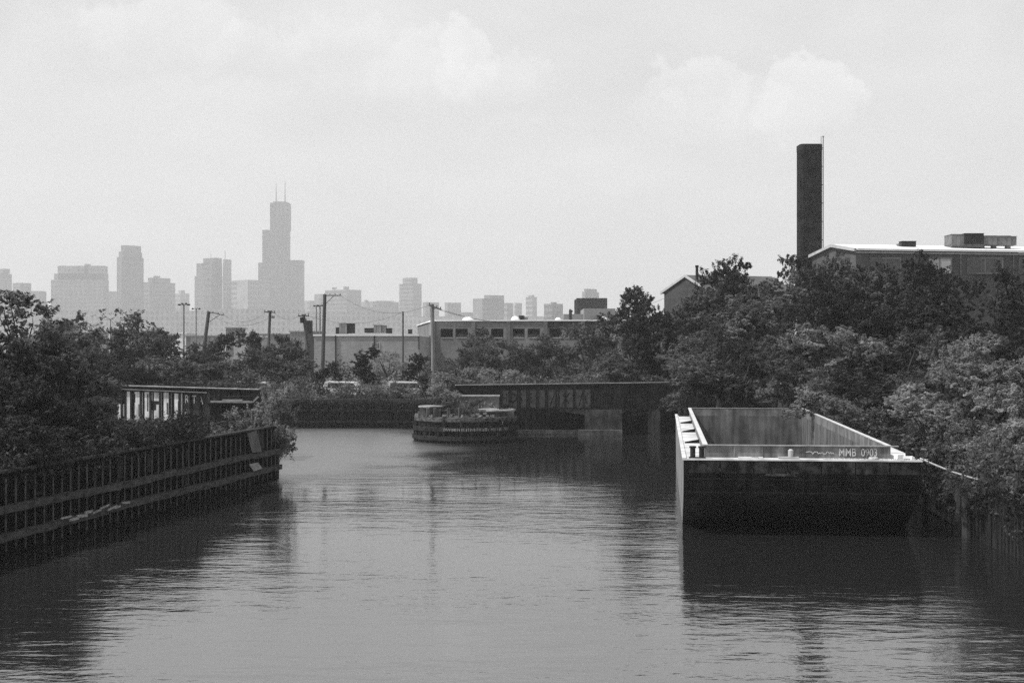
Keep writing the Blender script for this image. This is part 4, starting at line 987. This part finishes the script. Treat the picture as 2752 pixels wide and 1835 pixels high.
tag(MB().tube([P(1533, 862, 258), P(1533, 835, 258)], .28, 8).tube([P(1533, 837, 258), P(1536, 833, 258)], .36, 8).build('vent_pipe', metal_dark), 'thin dark vent pipe on the parking roof before the black block', 'vent pipe')
# cars parked in the bays: pale shapes behind the openings
def car(x, y, z, label, white=True, rz=0.0):
    o = thing('parked_car', (x, y, z), label, 'car', 'cars parked inside the parking building')
    from mathutils import Matrix
    T_ = Matrix.Translation((x, y, z)) @ Matrix.Rotation(rz, 4, 'Z')
    prf_ = [(-2.2, .35), (2.2, .35), (2.25, .75), (1.3, .95), (.7, 1.42), (-.9, 1.45), (-1.6, .98), (-2.25, .85)]
    pts = [T_ @ Vector((a, s_ * .85, b_)) for s_ in (-1, 1) for a, b_ in prf_]; n_ = len(prf_)
    m = MB().poly(pts, [tuple(range(n_)), tuple(range(n_, 2 * n_))[::-1]] + [(i, n_ + i, n_ + (i + 1) % n_, (i + 1) % n_) for i in range(n_)])
    m.build('body', van_white if white else hvac_grey, o)
    m = MB()
    for s_ in (-1, 1): m.poly([T_ @ Vector((a, s_ * .86, b_)) for a, b_ in ((-1.35, .98), (1.1, .98), (.62, 1.36), (-.85, 1.38))], [(0, 1, 2, 3)])
    m.build('side_window', glass_dark, o)
    for wx in (-1.4, 1.4):
        for s_ in (-1, 1):
            a = T_ @ Vector((wx, s_ * .7, .33)); b_ = T_ @ Vector((wx, s_ * .9, .33)); MB().tube([a, b_], .33, 12).build('wheel', tyre_black, o)
for x_, lb in ((1240, 'white car seen through the second bay of the parking building'), (1298, 'white car seen through the third bay of the parking building'), (1404, 'white car seen through the fifth bay of the parking building'), (1432, 'white car seen through the sixth bay of the parking building')):
    q = fpt(x_, 9.52); car(q.x * 1.02, 255.5, 9.52, lb)
# behind the parking building
def block(name, x0, x1, top, D, label, mt, cat='building', bottom=GZ, depth=30, rise=None, group=None, crown=None, ant=None):
    X0, X1 = PX(x0, D), PX(x1, D); z1 = PZ(top, D)
    o = thing(name, ((X0 + X1) / 2, D, bottom), label, cat, group)
    m = MB(); c_ = (X1 - X0) * .0
    Wb = X1 - X0; turned = name == 'high_rise' and Wb < 125
    fs_ = (.18, .3, .42, .6)[int(x0 + top) % 4]; back = Wb * .5
    def foot(A0, A1):        # a block turned so that two faces show
        w_ = A1 - A0
        if not turned: return [(A0, D + (depth * .15 if (A0, A1) != (X0, X1) else 0)), (A1, D + (depth * .15 if (A0, A1) != (X0, X1) else 0)), (A1, D + depth * .8), (A0, D + depth * .8)]
        q = [(A0, D + fs_ * w_), (A0 + fs_ * w_, D + (X1 - A1) * .3), (A1, D + (1 - fs_) * w_ * .9), (A1 - fs_ * w_, D + w_)]
        return [(x_ * y_ / D, y_) for x_, y_ in q]      # keep the sides on the sight lines measured in the photograph
    m.prism(foot(X0, X1), bottom, z1)
    m.build('wall' if name != 'high_rise' else 'tower_block', mt, o)
    for (a, b_, tp) in (crown or []):
        m = MB(); A0, A1 = PX(a, D), PX(b_, D)
        m.prism(foot(A0, A1), z1 + .002, PZ(tp, D)); m.build('setback', mt, o)
        z_ = z1
    for (a, t0) in (ant or []):
        z_ = PZ(t0, D); MB().tube([(PX(a, D), D + depth * .5, z1), (PX(a, D), D + depth * .5, (z1 + z_) / 2), (PX(a, D), D + depth * .5, z_)], [D * .00032, D * .00025, D * .00016], 6).build('antenna', metal_grey, o)
    return o
o = block('black_block', 1551, 1632, 801, 520, 'flat black block on the skyline behind the parking roof', mat('black_cladding', .012, .02, .3, .9), bottom=GZ)
block('pale_block', 1515, 1569, 844, 460, 'low pale block left of and below the black block', fac_c)
block('pale_block', 1570, 1654, 829, 455, 'pale block directly in front of the black block', mat('pale_render', .2, .26, .1, .9))
block('pale_block', 1654, 1684, 843, 458, 'small grey block stepping down right of the pale block', mat('grey_render', .13, .18, .1, .9))
tag(block('pale_block', 1604, 1620, 847, 440, 'narrow dark stair tower in front of the pale block', mat('stair_dark', .05, .07, .1, .9)), None)
# low distant roofs
for x0_, x1_, tp, D_, lb, mt in (
    (420, 500, 897, 700, 'distant low warehouse with a bright roof under the first floodlights', roof_white),
    (500, 560, 905, 620, 'distant low grey warehouse behind the leaning pole', fac_c),
    (607, 640, 882, 900, 'distant squat dark block right of the leaning pole', mat('far_dark', .05, .07, .1, .9)),
    (628, 690, 905, 600, 'distant low warehouse with a pale roof between the round trees', mat('far_pale', .3, .4, .1, .9)),
    (690, 780, 900, 650, 'distant low shed left of the dark annex', mat('far_mid', .14, .2, .1, .9)),
    (300, 420, 893, 800, 'distant long low shed behind the feathery trees', mat('far_mid', .14, .2)),
    (780, 850, 893, 640, 'distant low building behind the dark annex', mat('far_mid', .14, .2)),
    (100, 260, 896, 820, 'distant low building far behind the left trees', mat('far_pale', .3, .4)),
    (1680, 1730, 855, 900, 'distant low block at the left foot of the right bank trees', mat('far_mid', .14, .2)),
):
    o = block('low_building', x0_, x1_, tp, D_, lb, mt, group='low buildings in the distance')
    X0, X1 = PX(x0_, D_), PX(x1_, D_); z1 = PZ(tp, D_)
    MB().prism([(X0 - .4, D_ - .4), (X1 + .4, D_ - .4), (X1 + .4, D_ + 30.4), (X0 - .4, D_ + 30.4)], z1 + .003, z1 + .6).build('roof', roof_white if 'bright' in lb or 'pale' in lb else roof_tar, o)

# ---------------------------------------------------------------- chimney, factory and gabled house on the right bank
D = 216; ch = thing('factory_chimney', (PX(2175, D), D, GZ), 'tall square dark brick chimney with a ladder up its right side', 'chimney')
zt2 = PZ(391, D); cx_ = PX(2175, D); hw = 1.66; cf = .38
def octo(s_, c_): return [(cx_ + x * s_ if True else 0, D + y * s_) for x, y in ((-1, -1 + c_), (-1 + c_, -1), (1 - c_, -1), (1, -1 + c_), (1, 1 - c_), (1 - c_, 1), (-1 + c_, 1), (-1, 1 - c_))]
m = MB(); m.prism(octo(hw, .25), GZ, zt2 - .9); m.build('chimney_shaft', brick_chim, ch)
m = MB(); m.prism(octo(hw + .03, .25), zt2 - .898, zt2); m.build('chimney_cap', mat('cap_brick', .018, .03, .5, .9), ch)
m = MB(); xl, xr = PX(2204.6, D) + .12, PX(2211.4, D) + .05
m.tube([(xl, D, PZ(690, D)), (xl, D, PZ(367, D))], .045, 6); m.tube([(xr, D, PZ(690, D)), (xr, D, PZ(369, D))], .07, 6)
for i in range(7):
    z_ = PZ(398 + i * 49.4, D); m.box(((cx_ + hw + xr) / 2, D, z_), (xr - cx_ - hw + .15, .1, .12))
for i in range(60): z_ = PZ(398 + i * 4.9, D); m.box(((xl + xr) / 2, D, z_), (xr - xl, .03, .03))
m.tube([(xr, D, PZ(369, D)), (xr, D, PZ(366, D))], .14, 8)
m.build('ladder', metal_grey, ch)
# factory
fa = thing('factory_building', (60, 205, GZ), 'long brick factory with a bright white low pitched roof above the right bank trees', 'building')
a, b_, c_, d_ = Vector((PX(2183, 214), 214, 0)), Vector((PX(2300, 200), 200, 0)), Vector((PX(2840, 205.5), 205.5, 0)), Vector((76, 222, 0))
ze = 22.15; zrg = 23.25
m = MB(); m.prism([(a.x, a.y), (b_.x, b_.y), (c_.x, c_.y), (d_.x, d_.y)], GZ, ze)
apx = (a + b_) / 2; m.poly([(a.x, a.y, ze), (b_.x, b_.y, ze), (apx.x, apx.y, zrg)], [(0, 1, 2)])
m.build('wall', mat('brick_factory', .075, .11, .25, .9, extra=bricks(.6, .25)), fa)
ld_ = (c_ - b_); rg_end = apx + ld_; be = d_
def roofq(p0, p1, p2, p3, t_=.28):
    pts = [Vector(q) for q in (p0, p1, p2, p3)]; pts += [q + Vector((0, 0, t_)) for q in pts]
    return pts, [(3, 2, 1, 0), (4, 5, 6, 7), (0, 1, 5, 4), (1, 2, 6, 5), (2, 3, 7, 6), (3, 0, 4, 7)]
un = (b_ - a).normalized() * .5
m = MB()
m.poly(*roofq((b_.x + un.x, b_.y + un.y, ze), (c_.x + un.x, c_.y + un.y, ze), (rg_end.x, rg_end.y, zrg), (apx.x, apx.y, zrg)))
m.poly(*roofq((apx.x, apx.y, zrg + .002), (rg_end.x, rg_end.y, zrg + .002), (d_.x - un.x, d_.y - un.y, ze), (a.x - un.x, a.y - un.y, ze)))
m.build('roof', roof_white, fa)
m = MB(); gd = -(ld_).normalized() * .3
for p0, p1, z0_, z1_ in ((a - un, apx, ze, zrg), (apx, b_ + un, zrg, ze)): m.beam(Vector((p0.x, p0.y, z0_ + .08)) + gd, Vector((p1.x, p1.y, z1_ + .08)) + gd, .3, .42)
m.build('gable_trim', trim_pale, fa)
m = MB()
for f in (.35, .62): q = a.lerp(b_, f) - ld_.normalized() * .05; m.box((q.x, q.y, ze - .1), (1.3, .15, .45), math.atan2((b_ - a).y, (b_ - a).x))
m.build('gable_vent', hvac_dark, fa)
m = MB(); m.beam(b_ + Vector((0, -.12, ze - .25)), c_ + Vector((0, -.12, ze - .25)), .16, .2); m.build('gutter', trim_pale, fa)
for x0_, x1_, y0_, y1_, mu, pn in ((2494, 2556, 694, 735, 1, glass_pale), (2600, 2694, 694, 735, 1, glass_dark), (2738, 2800, 694, 735, 1, glass_dark), (2340, 2420, 694, 735, 1, glass_dark)):
    Dw = 200 + (x0_ - 2300) / 540 * 5.5; fo = framed_window(fa, x0_, y0_, x1_, y1_, Dw, mu, mat('frame_steel', .1, .15, 1, .7), pn, off=.12, w=.16)
for x_ in (2724, 2600 - 18): 
    Dw = 200 + (x_ - 2300) / 540 * 5.5; MB().tube([P(x_, 683, Dw - .15), P(x_, 740, Dw - .15)], .09, 6).build('downpipe', metal_grey, fa)
hvac(2548, 631, 2632, 668, 207, 'large dark square air handler on the factory roof', ((.4, 1, .25, 1), (0, .4, .1, .95), (.0, 1, 0, .2)), (hvac_dark, hvac_grey, hvac_grey), depth=4, base=23.0)
o = hvac(2633, 636, 2727, 660, 207, 'long grey duct on legs on the factory roof', ((0, .42, .25, 1), (.42, .82, .25, 1), (.82, 1, .25, .97)), (hvac_grey,), depth=2.4, base=22.9)
m = MB()
for x_ in (2638, 2670, 2708): m.box((PX(x_, 207), 207, 23.15), (.55, 1, .7))
m.build('leg', hvac_grey, o)
o = hvac(2413, 650, 2458, 664, 206, 'small dark roof fan housing left of the large air handler', ((.15, 1, 0, 1), (0, .15, 0, .5)), (hvac_dark, hvac_grey), depth=1.6, base=23.1)
# gabled house
gh = thing('gabled_house', (22, 172, GZ), 'dark gabled house with a stove pipe left of the tall chimney', 'house')
a, b_ = Vector((PX(1785, 176), 176, 0)), Vector((PX(1900, 170), 170, 0)); ld2 = Vector((11, 3.5, 0)); c_ = b_ + ld2; d_ = a + ld2; apx = Vector((PX(1845, 173), 173, 0))
ze, zrg = 15.3, 17.15
m = MB(); m.prism([(a.x, a.y), (b_.x, b_.y), (c_.x, c_.y), (d_.x, d_.y)], GZ, ze); m.poly([(a.x, a.y, ze), (b_.x, b_.y, ze), (apx.x, apx.y, zrg)], [(0, 1, 2)]); m.build('wall', mat('house_brick', .05, .08, .4, .9, extra=bricks(.6, .25)), gh)
un = (b_ - a).normalized() * .45; re_ = apx + ld2; m = MB()
m.poly(*roofq((b_.x + un.x, b_.y + un.y, ze - .15), (c_.x + un.x, c_.y + un.y, ze - .15), (re_.x, re_.y, zrg), (apx.x, apx.y, zrg), .16))
m.poly(*roofq((apx.x, apx.y, zrg + .002), (re_.x, re_.y, zrg + .002), (d_.x - un.x, d_.y - un.y, ze - .15), (a.x - un.x, a.y - un.y, ze - .15), .16))
m.build('roof', roof_shingle, gh)
m = MB(); gd = -ld2.normalized() * .2
for p0, p1, z0_, z1_ in ((a - un, apx, ze - .1, zrg + .05), (apx, b_ + un, zrg + .05, ze - .1)): m.beam(Vector((p0.x, p0.y, z0_)) + gd, Vector((p1.x, p1.y, z1_)) + gd, .16, .26)
m.build('barge_board', trim_pale, gh)
m = MB(); m.tube([P(1873, 776, 172), P(1873, 716, 172)], .17, 8); m.tube([P(1873, 718, 172), P(1873, 713, 172)], .22, 8); m.build('stove_pipe', brick_dark, gh)

# ---------------------------------------------------------------- poles and wires
def pole(name, x0, ytop, x1, ybot, D, r, label, arms=(), braces=(), mt=pole_wood, cat='utility pole', group='poles on the far side of the river', lamps=(), extra_boxes=()):
    top = P(x0, ytop, D); bot = P(x1, ybot, D)
    k_ = (bot.z - GZ) / (top.z - bot.z) if abs(top.z - bot.z) > .01 else 0
    bot = bot + (bot - top) * k_       # run the shaft down to the ground
    o = thing(name, bot, label, cat, group)
    MB().tube([bot, top], [r * 1.25, r], 8).build('shaft', mt, o)
    if name == 'floodlight_pole':
        pass
    for (ax0, ay0, ax1, ay1, dd) in arms:
        a = P(ax0, ay0, D - dd); b_ = P(ax1, ay1, D + dd); m = MB(); aw = .08 if name == 'floodlight_pole' else .13; m.beam(a, b_, aw, aw)
        m.build('crossarm', mt, o)
        n_ = 4
        m = MB()
        for i in range(n_):
            q = a.lerp(b_, .06 + .88 * i / (n_ - 1)); m.tube([q + Vector((0, 0, .08)), q + Vector((0, 0, .28))], [.05, .07], 6)
        m.build('insulators', metal_dark, o)
    for (ax0, ay0, ax1, ay1) in braces: MB().beam(P(ax0, ay0, D), P(ax1, ay1, D), .07, .08).build('brace', mt, o)
    for (lx, ly, w_) in lamps:
        c0 = P(lx, ly, D); MB().box(c0, (w_ * .6, .4, .2), 0, 0, .0, .4).build('lamp_head', metal_dark, o)
    for (lx, ly, w_, h_) in extra_boxes:
        c0 = P(lx, ly, D - .25); MB().tube([c0 - Vector((0, 0, h_ / 2)), c0 + Vector((0, 0, h_ / 2))], w_ / 2, 10).build('transformer', metal_dark, o)
    return o
pole('utility_pole', 372, 843, 370, 900, 190, .16, 'short utility pole among the feathery trees at left', arms=((366, 847, 378, 847, .3),))
fg = 'floodlight poles in the distance'
pole('floodlight_pole', 494, 817, 494, 915, 300, .16, 'tall floodlight pole with a wide twin lamp bar left of the leaning pole', mt=metal_grey, cat='floodlight', group=fg, lamps=((482, 819, 1.0), (490, 816, .7), (500, 816, .7), (507, 819, 1.0)), arms=((480, 820, 509, 820, 0),))
pole('floodlight_pole', 527, 829, 527, 915, 340, .13, 'thin floodlight pole directly left of the leaning pole', mt=metal_grey, cat='floodlight', group=fg, lamps=((518, 830, .7), (536, 830, .7)), arms=((516, 830, 538, 830, 0),))
pole('leaning_pole', 561, 837, 551, 916, 215, .26, 'leaning pole with a long braced arm sloping down to the right', arms=((556, 838, 603, 847, 0),), braces=((561, 866, 592, 845),))
pole('utility_pole', 726, 835, 718, 1015, 200, .19, 'slim crossarm pole in front of the tall stepped skyscraper', arms=((710, 838, 740, 840, .2), (724, 852, 737, 854, .3)))
pole('utility_pole', 816, 845, 829, 955, 195, .2, 'crooked pole with crossarms and transformer in front of the dark annex', arms=((801, 849, 831, 849, .2), (810, 861, 824, 862, .2)), extra_boxes=((811, 860, .5, .8),))
pole('floodlight_pole', 850, 820, 850, 896, 320, .13, 'left one of two thin floodlight poles beside the tall braced pole', mt=metal_grey, cat='floodlight', group=fg, lamps=((845, 822, .8), (855, 822, .8)))
pole('floodlight_pole', 860, 820, 860, 896, 300, .15, 'right one of two thin floodlight poles beside the tall braced pole', mt=metal_grey, cat='floodlight', group=fg, lamps=((854, 821, .8), (865, 821, .8)))
pole('braced_pole', 873, 791, 867, 993, 205, .24, 'tallest pole with a straight braced arm pointing right, before the grey building', arms=((870, 794, 917, 794, 0),), braces=((874, 818, 896, 796),))
pole('utility_pole', 1083, 837, 1083, 900, 226, .13, 'thin bare pole above the grey building\'s roof', arms=())
pole('utility_pole', 1161, 817, 1166, 1040, 160, .22, 'pale pole with a skewed crossarm between the grey building and the parking building', arms=((1152, 820, 1186, 832, 1.2),), braces=((1160, 838, 1172, 826),), mt=pole_pale)
def wire(a, b_, sag, label, r=.017):
    a = P(*a); b_ = P(*b_); pts = []
    for i in range(17):
        f = i / 16; q = a.lerp(b_, f); q.z -= 4 * sag * f * (1 - f); pts.append(q)
    tag(MB().tube(pts, r, 4).build('power_line', wire_dark), label, 'wire', 'wires between the poles')
wire((602, 846, 215), (714, 839, 200), 1.2, 'wire from the leaning pole\'s arm to the slim crossarm pole')
wire((560, 838, 215), (725, 853, 200), 1.6, 'lower wire from the leaning pole to the slim crossarm pole')
wire((738, 840, 200), (803, 849, 195), .7, 'wire from the slim crossarm pole to the transformer pole')
wire((916, 794, 205), (1155, 820, 160), 1.6, 'wire from the tallest braced pole to the skewed crossarm pole')
wire((829, 849, 195), (1083, 838, 226), 1.4, 'wire from the transformer pole to the thin bare pole')
wire((1184, 831, 161), (1500, 845, 300), 1.8, 'wire running from the skewed crossarm pole over the parking roof')
wire((1180, 833, 160), (1790, 800, 172), 2.4, 'upper wire from the skewed crossarm pole towards the gabled house')
# ---------------------------------------------------------------- vans behind the bushes
def van(px, py, D, label, rz=0.0):
    from mathutils import Matrix
    c0 = P(px, py, D); o = thing('parked_van', (c0.x, c0.y, GZ), label, 'van', 'white vans parked behind the far bank')
    T_ = Matrix.Translation((c0.x, c0.y, GZ)) @ Matrix.Rotation(rz, 4, 'Z')
    prf_ = [(-2.3, .35), (2.3, .35), (2.4, .8), (1.7, 1.0), (1.1, 1.68), (-2.1, 1.74), (-2.4, 1.2)]
    n_ = len(prf_); pts = [T_ @ Vector((a, s_ * .95, b_)) for s_ in (-1, 1) for a, b_ in prf_]
    MB().poly(pts, [tuple(range(n_)), tuple(range(n_, 2 * n_))[::-1]] + [(i, n_ + i, n_ + (i + 1) % n_, (i + 1) % n_) for i in range(n_)]).build('body', van_white, o)
    m = MB()
    for s_ in (-1, 1): m.poly([T_ @ Vector((a, s_ * .96, b_)) for a, b_ in ((-1.9, 1.02), (1.5, 1.02), (1.0, 1.55), (-1.85, 1.6))], [(0, 1, 2, 3)])
    m.build('side_window', glass_dark, o)
    for wx in (-1.7, 1.7):
        for s_ in (-1, 1): MB().tube([T_ @ Vector((wx, s_ * .75, .36)), T_ @ Vector((wx, s_ * .98, .36))], .36, 12).build('wheel', tyre_black, o)
van(690, 1022, 157, 'white van glimpsed between bushes above the left girder\'s right end', .05)
van(930, 1026, 158, 'white van glimpsed beside the narrow dark upright tree', -.1)
van(1094, 1026, 158, 'white van glimpsed left of the skewed crossarm pole', .08)

# ---------------------------------------------------------------- skyline
SK = 'skyscrapers of the hazy downtown skyline'
DS = 4300
def hr(x0, x1, top, label, mt=fac_b, D=DS, crown=None, ant=None, depth=50): return block('high_rise', x0, x1, top, D, label, mt, 'skyscraper', depth=depth, group=SK, crown=crown, ant=ant)
hr(-60, 32, 735, 'skyscraper cut by the left edge of the picture', crown=[(-20, 27, 722)])
hr(34, 84, 760, 'skyscraper second from the left edge', D=4200)
hr(-40, 112, 782, 'wide low tower block low at the left edge', D=4000)
hr(137, 282, 752, 'widest flat topped slab with stepped shoulders', D=4150, crown=[(143, 281, 735), (153, 279, 714), (225, 234, 709)])
hr(252, 315, 782, 'low block between the wide slab and the round shouldered tower', fac_c, D=4400)
hr(314, 386, 690, 'tall tower with rounded shoulders and a flat crown', fac_a, D=4100, crown=[(319, 382, 676), (325, 379, 659)])
hr(386, 471, 758, 'stepped tower directly right of the round shouldered tower', fac_b, D=4200, crown=[(398, 458, 746), (412, 430, 741)])
hr(466, 509, 788, 'faint low block left of the twin topped tower', fac_c, D=4600, crown=[(480, 497, 780)])
hr(523, 598, 740, 'left half of the twin topped tower with a mast', fac_a, D=4050, crown=[(528, 597, 706), (546, 596, 693)], ant=[(562, 682)])
hr(599, 622, 697, 'pale right half of the twin topped tower with a thin mast', fac_c, D=4060, ant=[(600, 672)])
hr(622, 728, 752, 'plain wide tower between the twin topped tower and the tallest skyscraper', fac_c, D=4000)
w_ = block('high_rise', 694, 811, 706, DS, 'tallest skyscraper with stepped setbacks and two antennas', fac_a, 'skyscraper', depth=68, group=SK)
zb = PZ(706, DS)
for a, b_, t0, t1, y0_, y1_ in ((772, 811, 706, 698, 20, 60), (705, 774, 706, 618, 0, 46), (724, 774, 618, 544, 10, 60), (731, 766, 544, 540, 20, 50)):
    MB().prism([(PX(a, DS), DS + y0_), (PX(b_, DS), DS + y0_), (PX(b_, DS), DS + y1_), (PX(a, DS), DS + y1_)], PZ(t0, DS) + .01 + (0.5 if t0 != 706 else 0), PZ(t1, DS)).build('setback', fac_a, w_)
for x_, t_ in ((737, 486), (761, 482)):
    MB().tube([(PX(x_, DS), DS + 35, PZ(541, DS)), (PX(x_, DS), DS + 35, PZ(515, DS)), (PX(x_, DS), DS + 35, PZ(t_, DS))], [2.2, 1.5, .6], 8).build('antenna', metal_grey, w_)
hr(811, 846, 808, 'low block touching the tallest skyscraper on its right', fac_c, D=4500)
hr(845, 874, 790, 'short tower behind the tallest braced pole', D=4200)
hr(873, 971, 778, 'wide flat tower right of the tallest braced pole', D=4250, crown=[(893, 905, 772), (923, 938, 770)])
hr(971, 1072, 810, 'long low skyline block left of the paired tower', fac_c, D=4300, crown=[(980, 990, 806), (1010, 1060, 808)])
hr(1073, 1133, 762, 'tower with a raised cap standing over the grey building\'s right end', D=4300, crown=[(1082, 1122, 746)])
hr(1136, 1180, 812, 'block behind the pole with the skewed crossarm', D=4100)
hr(1195, 1239, 813, 'squarish tower over the left end of the parking building', D=4000)
hr(1239, 1272, 839, 'low link block between two towers over the parking building', D=4000)
hr(1271, 1355, 802, 'broad stepped tower over the second bays of the parking building', D=3500, crown=[(1301, 1355, 793)])
hr(1355, 1380, 814, 'block attached right of the broad stepped tower', fac_c, D=3700)
hr(1382, 1403, 814, 'narrow pale block right of the broad stepped tower\'s annex', fac_c, D=3900)
hr(1413, 1443, 798, 'slim tower standing alone over the parking roof', fac_c, D=4000, crown=[(1419, 1436, 793)])
hr(1462, 1513, 816, 'dark square tower left of the black block', fac_b, D=2900, crown=[(1480, 1496, 812)])
hr(1564, 1610, 784, 'tower rising directly behind the black block', fac_b, D=3500, crown=[(1570, 1604, 776)])
hr(1692, 1724, 853, 'tiny faint tower just left of the right bank trees', fac_c, D=3900, crown=[(1703, 1712, 843)])
hr(812, 1075, 838, 'low skyline band under the wide flat tower', fac_c, D=3400)
hr(110, 560, 835, 'low skyline band at the foot of the left hand towers', fac_c, D=3400)
hr(560, 812, 830, 'low skyline band at the foot of the tallest skyscraper', fac_c, D=3300)
hr(1075, 1700, 850, 'low skyline band behind the parking building', fac_c, D=3800)

# ---------------------------------------------------------------- haze
hz = bpy.data.materials.new('haze_air'); hz.use_nodes = True; t = hz.node_tree; t.nodes.clear()
o_ = nn(t, 'ShaderNodeOutputMaterial'); pv = nn(t, 'ShaderNodeVolumePrincipled')
pv.inputs['Color'].default_value = g(.97); pv.inputs['Density'].default_value = 1.75e-4; pv.inputs['Anisotropy'].default_value = 0.1
t.links.new(pv.outputs[0], o_.inputs['Volume'])
m = MB(); m.box((0, 2400, 300 - 3.5), (6400, 5600, 607)); ho = m.build('haze', hz); tag(ho, kind='stuff')
